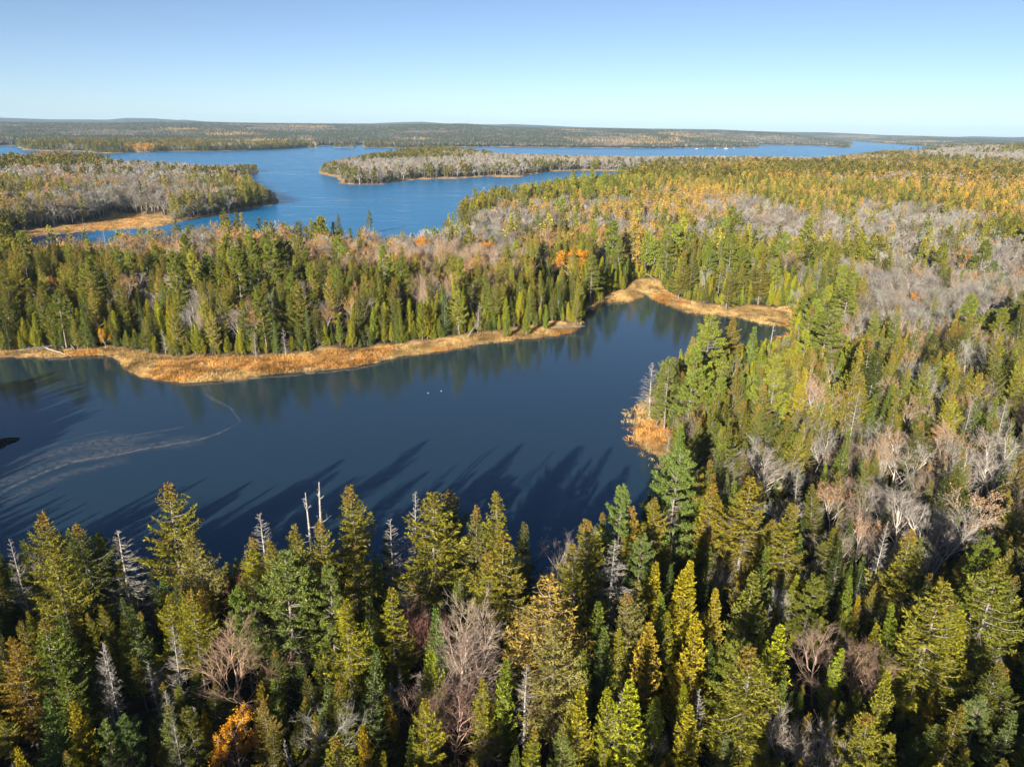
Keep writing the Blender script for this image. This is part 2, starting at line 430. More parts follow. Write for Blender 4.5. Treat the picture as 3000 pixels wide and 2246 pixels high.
# ------------------------------------------------------------------ water
def water_mat(name, base, rough, scales, strength, streak=False, ior=1.333, tint=(1, 1, 1)):
    m, n, l, b = mat_new(name)
    b.inputs["Base Color"].default_value = (*base, 1)
    b.inputs["IOR"].default_value = ior
    b.inputs["Specular Tint"].default_value = (*tint, 1)
    b.inputs["Specular IOR Level"].default_value = .5
    b.inputs["Roughness"].default_value = rough
    tc = n.new("ShaderNodeTexCoord")
    hsum = None
    for sc, stretch, amp in scales:
        mp = n.new("ShaderNodeMapping"); mp.inputs["Scale"].default_value = (sc, sc * stretch, sc)
        mp.inputs["Rotation"].default_value = (0, 0, .35)
        l.new(tc.outputs["Object"], mp.inputs[0])
        z = n.new("ShaderNodeTexNoise"); z.inputs["Detail"].default_value = 3
        l.new(mp.outputs[0], z.inputs[0])
        mu = n.new("ShaderNodeMath"); mu.operation = 'MULTIPLY'; mu.inputs[1].default_value = amp
        l.new(z.outputs[0], mu.inputs[0])
        if hsum is None: hsum = mu.outputs[0]
        else:
            ad = n.new("ShaderNodeMath"); l.new(hsum, ad.inputs[0]); l.new(mu.outputs[0], ad.inputs[1]); hsum = ad.outputs[0]
    bp = n.new("ShaderNodeBump"); bp.inputs["Strength"].default_value = strength; bp.inputs["Distance"].default_value = 1.0
    l.new(hsum, bp.inputs["Height"]); l.new(bp.outputs[0], b.inputs["Normal"])
    if streak:
        mp = n.new("ShaderNodeMapping"); mp.inputs["Scale"].default_value = (.004, .016, 1); mp.inputs["Rotation"].default_value = (0, 0, .2)
        l.new(tc.outputs["Object"], mp.inputs[0])
        z = n.new("ShaderNodeTexNoise"); z.inputs["Detail"].default_value = 5; z.inputs["Distortion"].default_value = 1.2
        l.new(mp.outputs[0], z.inputs[0])
        mr = n.new("ShaderNodeMapRange")
        mr.inputs["From Min"].default_value = .56; mr.inputs["From Max"].default_value = .68
        mr.inputs["To Min"].default_value = rough; mr.inputs["To Max"].default_value = rough * .45
        l.new(z.outputs[0], mr.inputs["Value"]); l.new(mr.outputs[0], b.inputs["Roughness"])
    return m
M_POND = water_mat("still_tannin_water", (.015, .033, .052), .015, ((1.6, 2.2, .010), (.45, 1.8, .012)), .38, ior=1.62, tint=(.0, .5, 1))
M_LAKE = water_mat("wind_ruffled_lake_water", (.005, .14, .33), .26, ((.7, 2.0, .05), (.2, 1.5, .08)), .8, True, ior=1.2, tint=(.3, .85, 1))
def sheet(name, P, z, mat, label):
    me = bpy.data.meshes.new(name)
    me.from_pydata([(x, y, z) for x, y in P], [], [tuple(range(len(P)))])
    me.materials.append(mat)
    return tag(link(bpy.data.objects.new(name, me)), kind="structure", label=label)
sheet("pond_water", [(-240, 60), (130, 60), (130, 345), (20, 345), (-240, 240)], 0.0, M_POND, "calm grey-blue water of the near cove")
th = np.arange(64) * 2 * math.pi / 64
sheet("lake_water", [(13700 * math.cos(t), 13700 * math.sin(t)) for t in th], -0.06, M_LAKE, "bright blue ruffled water of the lake behind the wooded neck")

# ------------------------------------------------------------------ tree builders (each returns trunk, crown and dead-branch soups, base at the origin)
Z = np.array([0, 0, 1.0])
def unit(v): return v / (np.linalg.norm(v, axis=-1, keepdims=True) + 1e-9)
def trunk_soup(rng, h, r0, sides=6, lean=.02, n=8, C=(1, 0), tip=.03):
    s = Soup()
    t = np.linspace(0, 1, n)
    a = rng.uniform(0, 6.28); bow = rng.normal() * lean * h
    P = np.stack([math.cos(a) * bow * t * (1 - t) * 2, math.sin(a) * bow * t * (1 - t) * 2, -.6 + t * (h + .6)], 1)
    R = r0 * (1 - t) ** .85 + tip * .5
    R[0] *= 1.35
    s.tube(P, R, sides, C)
    return s, P
def conifer(rng, h=16, R=2.6, t0=.22, nb=110, prof=(.35, .8, 1.), el=(-14, 38), curl=.18, step=.26, lat=.75, fl=.42, fw=.17, m=3,
            cone=0.0, thin=0.0, droop=.25, wild=.15, deadn=18, conegrey=0.0, r0=None, hang=.5, topgap=0.0):
    """whorled conifer. prof: radius at the crown base, at a third, exponent towards the top"""
    crown, dead = Soup(), Soup()
    tr, _ = trunk_soup(rng, h, r0 or h * .0125, 6)
    ph = rng.uniform(0, 6.28, 6)
    for i in range(nb):
        q = min(1, (i + rng.uniform(0, 1)) / nb)
        q = q ** .92
        t = t0 + (1 - t0) * q
        pr = (prof[0] + (1 - prof[0]) * min(1, q / prof[1])) if q < prof[1] else max(0.0, ((1 - q) / (1 - prof[1]))) ** prof[2]
        az = i * 2.39996 + rng.normal() * .35
        uneven = 1 + wild * (math.sin(az * 2 + ph[0] + q * 7) + math.sin(az + ph[1] - q * 11))
        L = R * pr * uneven * rng.uniform(.7, 1.15) + .22
        if rng.random() < thin: continue
        e = math.radians(el[0] + (el[1] - el[0]) * q ** 1.3 + rng.normal() * 6)
        u = np.array([math.cos(az), math.sin(az), 0]); sv = np.array([-math.sin(az), math.cos(az), 0])
        p0 = np.array([0, 0, t * h])
        n = max(2, int(L / step))
        s = np.linspace(.12 if L > .9 else .0, 1, n)
        sag = -droop * L * s * (1 - s) * 2 + curl * L * s * s
        P = p0 + u * (L * s * math.cos(e))[:, None] + Z * (L * s * math.sin(e) + sag)[:, None]
        T = unit(np.gradient(P, axis=0)) if n > 1 else u[None]
        if L > .8: dead.tube(np.stack([p0, P[len(P) // 2], P[-1]]), np.array([.028, .018, .006]) * (1 + L * .15), 3, (1, 0))
        k = m
        B, D, LL, CC = [], [], [], []
        ll = lat * (.35 + .65 * (1 - s)) * min(1.3, .35 + L * .42)
        br = rng.uniform(.72, 1.2)
        cn = cone if q > .90 - .07 * rng.random() else (cone * .35 if rng.random() < .05 else 0.0)
        for side in (-1, 1):
            ang = rng.uniform(.65, 1.05, n)
            d = unit(T * np.cos(ang)[:, None] + sv * side * np.sin(ang)[:, None] + Z * rng.normal(-.10 * hang, .18, n)[:, None])
            for j in range(k):
                f = (j + .15 + rng.uniform(0, .5, n)) / k
                B.append(P + d * (ll * f)[:, None])
                dj = unit(d + rng.normal(0, .42, (n, 3)) - Z * hang * rng.uniform(0, .7, n)[:, None])
                D.append(dj); LL.append(fl * rng.uniform(.65, 1.3, n) * (.6 + .4 * min(1, L)))
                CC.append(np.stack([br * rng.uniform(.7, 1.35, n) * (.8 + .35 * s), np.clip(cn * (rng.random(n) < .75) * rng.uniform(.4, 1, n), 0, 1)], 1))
        # top of the bough
        B.append(P); D.append(unit(T + rng.normal(0, .3, (n, 3)) + Z * .25)); LL.append(fl * rng.uniform(.8, 1.3, n))
        CC.append(np.stack([br * rng.uniform(.85, 1.35, n), np.clip(cn * rng.uniform(.3, 1, n), 0, 1)], 1))
        B, D, LL, CC = map(np.concatenate, (B, D, LL, CC))
        S = unit(np.cross(D, unit(Z * .55 + rng.normal(0, .6, D.shape))))
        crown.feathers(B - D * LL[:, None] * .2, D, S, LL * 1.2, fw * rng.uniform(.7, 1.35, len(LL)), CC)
    # leader
    n = 10
    a = rng.uniform(0, 6.28, n); D = unit(np.stack([np.cos(a), np.sin(a), rng.uniform(.6, 2.2, n)], 1))
    crown.feathers(np.repeat([[0, 0, h - .35]], n, 0) + D * .05, D, unit(np.cross(D, rng.normal(0, 1, D.shape))), rng.uniform(.25, .5, n), np.full(n, fw), np.stack([np.ones(n), np.full(n, cone * .8)], 1))
    # dead lower boughs
    for i in range(deadn):
        t = rng.uniform(.06, t0 + .18); az = rng.uniform(0, 6.28); L = R * rng.uniform(.3, .8)
        u = np.array([math.cos(az), math.sin(az), rng.uniform(-.35, .1)])
        p0 = np.array([0, 0, t * h]); p1 = p0 + u * L * .6; p2 = p0 + u * L - Z * .12 * L
        dead.tube(np.stack([p0, p1, p2]), np.array([.03, .02, .008]), 3, (1, 0))
        for j in range(3):
            b = p0 + (p2 - p0) * rng.uniform(.4, .9)
            d = unit(u + rng.normal(0, .6, 3)); dead.tube(np.stack([b, b + d * L * .3]), np.array([.012, .004]), 3, (1, 0))
    return dict(trunk=tr, crown=crown, dead_branches=dead)
def dead_conifer(rng, h=14, R=2.2, nb=80, twigs=7, t0=.1, needles=0.0, tw=.016):
    """standing dead tree that keeps its grey boughs"""
    tr, _ = trunk_soup(rng, h, h * .013, 6)
    d = Soup()
    for i in range(nb):
        q = ((i + rng.random()) / nb) ** .95; t = t0 + (1 - t0) * q
        L = R * (1 - q) ** .75 * rng.uniform(.5, 1.15) * (.55 + .45 * min(1, q / .2)) + .15
        az = rng.uniform(0, 6.28)
        e = rng.normal(-.12 + .5 * q, .14)
        u = np.array([math.cos(az) * math.cos(e), math.sin(az) * math.cos(e), math.sin(e)])
        p0 = np.array([0, 0, t * h])
        s = np.linspace(0, 1, 4)
        P = p0 + u * (L * s)[:, None] + Z * (L * (-.25 * s * (1 - s) * 2 + .18 * s ** 2))[:, None]
        d.tube(P, np.linspace(.028 + .006 * L, .006, 4), 3)
        for j in range(twigs):
            b = p0 + (P[-1] - p0) * rng.uniform(.25, 1)
            dd = unit(u + rng.normal(0, .55, 3)); ln = L * rng.uniform(.15, .38)
            d.tube(np.stack([b, b + dd * ln * .6, b + dd * ln - Z * ln * .15]), np.array([tw, tw * .6, tw * .25]), 3)
    return dict(trunk=tr, crown=d, dead_branches=Soup())
def snag(rng, h=12, stubs=9):
    """bare weathered pole with broken stubs"""
    tr, P = trunk_soup(rng, h, .2, 7, .03, 9, tip=.10)
    d = Soup()
    for i in range(stubs):
        t = rng.uniform(.35, .97); az = rng.uniform(0, 6.28); L = rng.uniform(.5, 1.9) * (1.3 - t)
        u = unit(np.array([math.cos(az), math.sin(az), rng.uniform(-.1, .7)]))
        p0 = np.array([np.interp(t, np.linspace(0, 1, 9), P[:, 0]), np.interp(t, np.linspace(0, 1, 9), P[:, 1]), t * h])
        d.tube(np.stack([p0, p0 + u * L * .5, p0 + u * L + Z * .15 * L]), np.array([.06, .04, .015]), 4)
        if rng.random() < .6:
            b = p0 + u * L * .6; v = unit(u + rng.normal(0, .6, 3))
            d.tube(np.stack([b, b + v * L * .5]), np.array([.025, .008]), 3)
    return dict(trunk=tr, crown=d, dead_branches=Soup())
def hardwood(rng, h=13, spread=.45, nl=7, n2=5, n3=6, n4=5, fork=.3, r0=.17, tw=.016, leaves=0, leafsize=.2, stems=1, up=.35, leafq=0.0):
    """leafless broadleaf: trunk, limbs, boughs, twigs; optionally the last leaves"""
    tr, cr, lv = Soup(), Soup(), Soup()
    ends = []
    def limb(p, d, L, r, lvl, bend):
        n = (6, 5, 4, 3, 2)[lvl]
        P = [p]
        dd = d.copy()
        for k in range(n - 1):
            dd = unit(dd + rng.normal(0, .10 + .03 * lvl, 3) + Z * bend)
            P.append(P[-1] + dd * L / (n - 1))
        P = np.array(P)
        R = np.linspace(r, r * .35 if lvl else r * .5, n)
        (tr if lvl == 0 else cr).tube(P, R, (6, 5, 3, 3, 3)[lvl], (1.3 if lvl < 2 else (1.05 if lvl == 2 else .78), 0))
        return P, dd
    def pt(P, f):
        x = f * (len(P) - 1); i = min(int(x), len(P) - 2)
        return P[i] + (P[i + 1] - P[i]) * (x - i), unit(P[i + 1] - P[i])
    def child(d, ang):
        v = unit(np.cross(d, rng.normal(0, 1, 3)))
        return unit(d * math.cos(ang) + v * math.sin(ang))
    for st in range(stems):
        a = rng.uniform(0, 6.28); ln = .25 if stems > 1 else .05
        d0 = unit(np.array([math.cos(a) * ln, math.sin(a) * ln, 1]))
        P0, d1 = limb(np.array([math.cos(a) * .15 * (stems > 1), math.sin(a) * .15 * (stems > 1), -.4]), d0, h * rng.uniform(.72, .82), r0, 0, .02)
        for i in range(nl):
            f = fork + (1 - fork) * (i + rng.random()) / nl
            p, d = pt(P0, f)
            az = i * 2.4 + rng.normal() * .4
            s = spread * rng.uniform(.7, 1.25) * (1.15 - .5 * f)
            v = unit(np.array([math.cos(az) * s, math.sin(az) * s, .55 + .5 * f]))
            L1 = h * rng.uniform(.30, .46) * (1.25 - .6 * f)
            P1, _ = limb(p, v, L1, r0 * (.55 - .25 * f), 1, .06 * up)
            for j in range(n2):
                p, d = pt(P1, rng.uniform(.25, 1)); L2 = L1 * rng.uniform(.35, .6)
                P2, _ = limb(p, child(d, rng.uniform(.3, .8)), L2, r0 * .16, 2, .12 * up)
                for k in range(n3):
                    p, d = pt(P2, rng.uniform(.2, 1)); L3 = L2 * rng.uniform(.35, .65)
                    P3, _ = limb(p, child(d, rng.uniform(.3, .8)), L3, tw * 1.2, 3, .15 * up)
                    ends.append(P3[-1]); ends.append(P3[1])
                    for q in range(n4):
                        p, d = pt(P3, rng.uniform(.2, 1)); L4 = L3 * rng.uniform(.4, .8)
                        P4, _ = limb(p, child(d, rng.uniform(.25, .8)), L4, tw * .75, 4, .2 * up)
                        ends.append(P4[-1])
    if leaves:
        E = np.array(ends)
        top = E[:, 2] > np.quantile(E[:, 2], leafq)
        E = E[top]
        B = E[rng.integers(0, len(E), leaves)] + rng.normal(0, .16, (leaves, 3))
        D = unit(rng.normal(0, 1, (leaves, 3)))
        lv.feathers(B, D, unit(np.cross(D, rng.normal(0, 1, D.shape))), leafsize * rng.uniform(.6, 1.4, leaves), leafsize * .8 * rng.uniform(.6, 1.3, leaves),
                    np.stack([rng.uniform(.65, 1.3, leaves), (rng.random(leaves) < .25) * rng.uniform(.2, .8, leaves)], 1))
    return dict(trunk=tr, crown=cr, leaves=lv)
def pine(rng, h=19, R=4.0, t0=.3, gap=.95, tuft=.36, nt=7, per=1.0, fw=.07, flat=.1):
    """white pine: level plumes of long needles on long limbs"""
    tr, _ = trunk_soup(rng, h, h * .0145, 7)
    cr, dead = Soup(), Soup()
    z = t0 * h
    ph = rng.uniform(0, 6.28, 3)
    while z < h - .2:
        q = (z - t0 * h) / (h * (1 - t0))
        for i in range(rng.integers(4, 7)):
            az = rng.uniform(0, 6.28)
            pr = (.65 + .35 * min(1, q / .3)) * (1 - q) ** .62
            L = R * pr * rng.uniform(.5, 1.2) * (1 + .25 * math.sin(az + ph[0] + q * 4)) + .35
            e = math.radians(-2 + 42 * q ** 1.4 + rng.normal() * 7)
            u = np.array([math.cos(az), math.sin(az), 0]); sv = np.array([-math.sin(az), math.cos(az), 0])
            s = np.linspace(0, 1, 6)
            P = np.array([0, 0, z + rng.normal() * .12]) + u * (L * s * math.cos(e))[:, None] + Z * (L * (s * math.sin(e) + .16 * s * s - .05 * s))[:, None] + sv * (rng.normal() * .12 * L * s * s)[:, None]
            dead.tube(P, np.linspace(.035 + .012 * L, .012, 6), 4)
            ns = max(3, int(L * 3.0 * per))
            f = rng.uniform(.28, 1, ns) ** .8; f[0] = 1
            B0 = np.stack([np.interp(f, s, P[:, k]) for k in range(3)], 1)
            side = rng.choice([-1, 1], ns)
            off = rng.uniform(0, .34, ns) * L * (1.15 - f)
            tw = unit(u * .7 + sv * side[:, None] + rng.normal(0, .2, (ns, 3)) + Z * .12)
            B1 = B0 + tw * off[:, None] + Z * rng.uniform(-.05, .12, ns)[:, None]
            k = nt
            B = np.repeat(B1, k, 0) + rng.normal(0, .12, (ns * k, 3)) * np.array([1, 1, .55])
            D = unit(np.repeat(tw, k, 0) * .7 + rng.normal(0, .6, (ns * k, 3)) + Z * .38)
            br = np.repeat(rng.uniform(.7, 1.25, ns), k) * rng.uniform(.8, 1.2, ns * k)
            cr.feathers(B, D, unit(np.cross(D, rng.normal(0, 1, D.shape))), tuft * rng.uniform(.7, 1.25, ns * k), np.full(ns * k, fw) * rng.uniform(.7, 1.4, ns * k), np.stack([br, np.zeros(ns * k)], 1))
        z += gap * rng.uniform(.65, 1.25) * (1 - .45 * q)
    for i in range(14):
        t = rng.uniform(.1, t0 + .1); az = rng.uniform(0, 6.28); L = R * rng.uniform(.2, .55)
        u = np.array([math.cos(az), math.sin(az), rng.uniform(-.2, .15)])
        dead.tube(np.array([[0, 0, t * h], [0, 0, t * h] + u * L * .6, [0, 0, t * h] + u * L + Z * .1]), np.array([.05, .03, .01]), 3)
    return dict(trunk=tr, crown=cr, dead_branches=dead)

RNG = np.random.default_rng(11)
def R_(seed): return np.random.default_rng(1000 + seed)
# species -> level -> list of prototypes (part soups). level 0 near, 1 middle, 2 far
def make(species, lvl, k):
    r = R_(hash((len(species) * 31 + ord(species[0]) * 7 + ord(species[-1]), lvl, k)) % 100000)
    if species == 'spruce':
        base = dict(h=16, R=2.9 * r.uniform(.85, 1.15), t0=r.uniform(.12, .32), prof=(.62, .16, .95), cone=(.95 if lvl == 0 and k % 2 == 0 else .3), wild=r.uniform(.15, .4), thin=r.uniform(.02, .12))
        if lvl == 0: return conifer(r, nb=130, m=6, fl=.31, fw=.085, step=.23, deadn=30, **base)
        if lvl == 1: return conifer(r, nb=60, step=.5, m=1, fl=.85, fw=.36, deadn=6, **base)
        return conifer(r, nb=22, step=1.0, m=1, fl=1.6, fw=.85, lat=.6, deadn=0, **base)
    if species == 'fir':
        base = dict(h=12, R=2.05 * r.uniform(.9, 1.1), t0=r.uniform(.05, .14), prof=(.9, .08, 1.08), cone=0, wild=r.uniform(.05, .2), el=(-8, 40), hang=.25, curl=.22)
        if lvl == 0: return conifer(r, nb=125, step=.21, m=6, fl=.26, fw=.078, deadn=6, **base)
        if lvl == 1: return conifer(r, nb=54, step=.45, m=1, fl=.75, fw=.34, deadn=0, **base)
        return conifer(r, nb=20, step=.9, m=1, fl=1.4, fw=.8, deadn=0, **base)
    if species == 'cedar':
        base = dict(h=10, R=1.45 * r.uniform(.85, 1.15), t0=r.uniform(.04, .12), prof=(.8, .16, .85), cone=0, wild=.16, el=(12, 55), hang=-.5, curl=.3, droop=.35)
        if lvl == 0: return conifer(r, nb=135, step=.2, m=6, fl=.23, fw=.088, lat=.6, deadn=4, **base)
        if lvl == 1: return conifer(r, nb=56, step=.42, m=1, fl=.75, fw=.38, deadn=0, **base)
        return conifer(r, nb=20, step=.8, m=1, fl=1.4, fw=.85, deadn=0, **base)
    if species == 'larch':
        base = dict(h=15, R=2.2 * r.uniform(.85, 1.15), t0=r.uniform(.12, .25), prof=(.7, .2, .8), cone=0, wild=.22, el=(-6, 30), hang=.6, thin=.12)
        if lvl == 0: return conifer(r, nb=115, step=.2, m=5, fl=.23, fw=.07, deadn=16, **base)
        if lvl == 1: return conifer(r, nb=52, step=.45, m=1, fl=.7, fw=.28, deadn=4, **base)
        return conifer(r, nb=20, step=.9, m=1, fl=1.3, fw=.65, deadn=0, **base)
    if species == 'pine':
        if lvl == 0: return pine(r, R=3.6 * r.uniform(.85, 1.15), t0=r.uniform(.22, .38), nt=16, per=1.9, tuft=.36, fw=.10)
        if lvl == 1: return pine(r, R=3.6, t0=.3, nt=6, tuft=.7, fw=.27, per=1.2)
        return pine(r, R=3.4, t0=.3, nt=2, tuft=1.2, fw=.6, per=.45, gap=1.6)
    if species == 'maple':
        if lvl == 0: return hardwood(r, h=12, spread=.75 * r.uniform(.7, 1.2), nl=10, n2=5, n3=6, n4=6, fork=.2, stems=1 + (k % 3 == 2), r0=.13, up=.6, tw=.014)
        if lvl == 1: return hardwood(r, h=12, spread=.65, nl=8, n2=5, n3=5, n4=3, fork=.25, r0=.12, tw=.046)
        return hardwood(r, h=12, spread=.65, nl=7, n2=4, n3=5, n4=0, fork=.3, r0=.12, tw=.17)
    if species == 'birch':      # slim hardwood with orange leaves left in its top
        if lvl == 0: return hardwood(r, h=13, spread=.42, nl=8, n2=5, n3=5, n4=4, fork=.35, r0=.12, leaves=1300, leafsize=.18, leafq=.2, tw=.012, stems=1 + (k % 2))
        if lvl == 1: return hardwood(r, h=13, spread=.42, nl=7, n2=4, n3=4, n4=2, fork=.4, leaves=420, leafsize=.40, leafq=.2, tw=.024)
        return hardwood(r, h=13, spread=.45, nl=5, n2=4, n3=3, n4=0, fork=.4, leaves=70, leafsize=.75, leafq=.2, tw=.06)
    if species == 'oak':        # broad tree still full of orange leaves
        if lvl == 0: return hardwood(r, h=11, spread=.7, nl=8, n2=5, n3=5, n4=4, fork=.25, leaves=5200, leafsize=.23, leafq=.0)
        if lvl == 1: return hardwood(r, h=11, spread=.7, nl=7, n2=4, n3=4, n4=1, fork=.3, leaves=600, leafsize=.5, tw=.024)
        return hardwood(r, h=11, spread=.7, nl=5, n2=3, n3=3, n4=0, fork=.3, leaves=120, leafsize=1.1, tw=.05)
    if species == 'dead':
        if lvl == 0: return dead_conifer(r, h=13, R=2.5 * r.uniform(.85, 1.15), nb=125, twigs=9, tw=.014)
        if lvl == 1: return dead_conifer(r, h=13, R=1.9, nb=45, twigs=3, tw=.03)
        return dead_conifer(r, h=13, R=1.9, nb=24, twigs=1, tw=.06)
    if species == 'snag':
        return snag(r, 12, 20)
PART_MATS = {'trunk': M_BARK, 'crown': M_NEEDLE, 'dead_branches': M_DEAD, 'leaves': M_LEAF}
WOODY = {'maple', 'birch', 'oak'}
DEADY = {'dead', 'snag'}
HEIGHT = dict(spruce=16, fir=12, cedar=10, larch=15, pine=19, maple=12, birch=13, oak=11, dead=13, snag=12)
COUNT = dict(spruce=8, fir=6, cedar=5, larch=3, pine=4, maple=6, birch=4, oak=3, dead=4, snag=4)
def part_mat(sp, part):
    if sp in WOODY: return M_LEAF if part == 'leaves' else (M_TWIG if sp == 'maple' else M_PALE)
    if sp in DEADY: return M_DEAD
    if sp == 'pine': return M_NEEDLE if part == 'crown' else M_BARK
    return PART_MATS[part]
PROTO = {}
proto_col = {}
for sp in COUNT:
    coll = bpy.data.collections.new(sp + "_forms")
    proto_col[sp] = coll
    idx = 0
    for lvl in range(3):
        for k in range(COUNT[sp] if lvl == 0 else (3 if COUNT[sp] > 3 else 2)):
            parts = {p: s.flush() for p, s in make(sp, lvl, k).items()}
            parts = {p: s for p, s in parts.items() if s.n}
            me = mesh_of(f"{sp}_tree", list(parts.values()), [part_mat(sp, p) for p in parts])
            o = bpy.data.objects.new(f"{idx:02d}_{sp}", me); coll.objects.link(o)
            ent = dict(idx=idx)
            if lvl == 0:
                own = {p: ([s], [part_mat(sp, p)]) for p, s in parts.items() if p != 'dead_branches'}
                if 'dead_branches' in parts:      # bare boughs are one with the trunk
                    own['trunk'] = ([parts['trunk'], parts['dead_branches']], [part_mat(sp, 'trunk'), part_mat(sp, 'dead_branches')])
                ent['parts'] = {p: mesh_of(f"{sp}_{p}", *a) for p, a in own.items()}
            PROTO.setdefault((sp, lvl), []).append(ent)
            idx += 1

# colours of the living trees (linear)
def tint_for(sp, rng, near, r=0):
    j = lambda c, a=(.32 if sp in ('spruce', 'fir', 'pine') else .2): tuple(np.clip(np.array(c) * np.array(([1.30, 1.26, .6] if near else [1.55, 1.5, .68]) if sp in ('spruce', 'fir', 'cedar', 'pine') else [1, 1, 1.]) * rng.uniform(1 - a, 1 + a) * rng.uniform(.93, 1.07, 3), 0, 1))
    u = rng.random()
    if sp in ('spruce', 'fir') and rng.random() < .3:
        j0 = j; j = lambda c: tuple(np.array(j0(c)) * (.52, .58, .75))
    if sp == 'spruce': return j((.125, .122, .026)) if u < .55 else (j((.080, .092, .026)) if u < .85 else j((.15, .135, .05)))
    if sp == 'fir': return j((.075, .105, .028)) if u < .5 else (j((.12, .145, .024)) if u < .72 else j((.07, .095, .05)))
    if sp == 'cedar':
        if near and u < .5: return j((.19, .145, .016))
        return j((.172, .178, .02)) if u < .75 else j((.195, .175, .02))
    if sp == 'pine': return j((.105, .128, .04)) if u < .7 else j((.13, .14, .035))
    if sp == 'larch': return j((.39, .24, .036)) if u < .7 else j((.26, .185, .05))
    if sp == 'maple': return j((.31, .29, .255)) if u < .62 else (j((.26, .21, .165)) if u < .88 else j((.40, .375, .335)))
    if sp == 'birch': return j((.48, .26, .04)) if u < .6 else j((.36, .24, .10))
    if sp == 'oak': return j((.60, .32, .03))
    return (.4, .36, .32)
# ------------------------------------------------------------------ which tree grows where
SPEC = list(COUNT)
def wv(**k): return np.array([k.get(s, 0.0) for s in SPEC])
W_FRONT = wv(cedar=.46, spruce=.20, fir=.28, dead=.03, pine=.02, snag=.01)
W_BANK = wv(spruce=.50, fir=.16, maple=.14, birch=.04, pine=.05, dead=.05, cedar=.03)
W_FORE = wv(spruce=.40, fir=.33, cedar=.15, maple=.05, pine=.03, dead=.04)
W_FARMIX = wv(spruce=.42, maple=.48, fir=.05, birch=.03, larch=.02)
ZONES = [(306, 325, 22, 7, wv(oak=.8, larch=.2), 25), (100, 338, 40, 6, wv(larch=.9, oak=.1), 20), (400, 318, 30, 5, wv(larch=.6, spruce=.4), 9),   # overview pixel centre and radii, what grows there, weight
    (450, 520, 250, 26, wv(birch=.42, maple=.50, spruce=.08), 12), (640, 484, 290, 13, wv(spruce=.94, pine=.06), 22),
    (990, 510, 230, 45, wv(maple=.80, birch=.16, oak=.02, spruce=.02), 14), (1250, 470, 160, 50, wv(maple=.64, birch=.15, spruce=.15, larch=.06), 6),
    (1470, 430, 140, 36, wv(larch=.42, spruce=.1, maple=.4, birch=.08), 4), (2000, 405, 300, 26, wv(larch=.55, spruce=.15, maple=.3), 6), (1750, 455, 120, 25, wv(spruce=.55, larch=.2, maple=.25), 3),
    (1750, 372, 330, 14, wv(larch=.35, spruce=.45, maple=.2), 4), (1180, 400, 180, 20, wv(spruce=.88, pine=.1, maple=.02), 14), (1560, 395, 160, 16, wv(spruce=.7, larch=.15, maple=.15), 4), (2080, 440, 150, 25, wv(larch=.4, spruce=.4, maple=.2), 3),
    (1820, 490, 200, 34, wv(maple=.97, spruce=.02, larch=.01), 14), (2050, 650, 190, 95, wv(maple=.92, spruce=.02, pine=.02, birch=.04), 10), (2100, 550, 150, 30, wv(birch=.28, maple=.57, spruce=.15), 4),
    (1600, 340, 260, 10, wv(maple=.97, spruce=.03), 12), (2130, 337, 190, 16, wv(maple=.94, spruce=.06), 10), (1900, 342, 220, 10, wv(maple=.85, spruce=.1, larch=.05), 7),
    (250, 412, 350, 40, wv(maple=.92, spruce=.03, birch=.04, larch=.01), 14), (60, 430, 120, 60, wv(spruce=.4, maple=.6), 1), (560, 412, 38, 26, wv(larch=.38, spruce=.55, birch=.07), 6), (500, 372, 70, 16, wv(spruce=.95), 6), (250, 343, 160, 8, wv(spruce=.7, maple=.3), 4),
    (1050, 352, 300, 14, wv(maple=.93, spruce=.03, birch=.04), 9), (900, 335, 200, 8, wv(spruce=.75, maple=.25), 4),
    (1640, 800, 190, 130, wv(fir=.40, spruce=.20, pine=.12, cedar=.05, maple=.15, dead=.08), 5), (1950, 880, 260, 110, wv(fir=.36, spruce=.12, maple=.46, dead=.05, birch=.015), 7),
    (1560, 560, 150, 45, wv(spruce=.45, pine=.18, fir=.12, maple=.25), 4)]
def weights(P, z, d, r):
    px, _ = project(np.concatenate([P, (z + 10)[:, None]], 1))
    px = px / PHOTO
    w = np.where((r < 135)[:, None], W_FORE, np.where((r < 420)[:, None], W_BANK, W_FARMIX)).copy()
    # clumps, so that kinds gather in stands
    n = vnoise(P, 45, 21); n2 = vnoise(P, 160, 22); far = sstep(350, 900, r)
    c = n * (1 - far) + n2 * far
    iS, iM = SPEC.index('spruce'), SPEC.index('maple')
    for (cx, cy, rx, ry, wz, st) in ZONES:
        g = 2.2 * st * np.exp(-((px[:, 0] - cx) / rx) ** 2 - ((px[:, 1] - cy) / ry) ** 2)
        w = w + g[:, None] * wz
    for q in range(len(SPEC)):
        if SPEC[q] in ('dead', 'snag', 'cedar'): continue
        nq = vnoise(P, 42, 60 + q) * (1 - far) + vnoise(P, 120, 80 + q) * far
        w[:, q] *= np.exp(5.0 * (nq - .5))
    edge = (d < np.where(r < 420, 20, 20)) & (r > 150) & (P[:, 1] > 150)
    w = np.where(edge[:, None], np.where((r < 420)[:, None], W_FRONT * 6 + .02 * w, wv(spruce=.78, maple=.14, fir=.08) * 22 + w), w)
    return w / w.sum(1, keepdims=True)
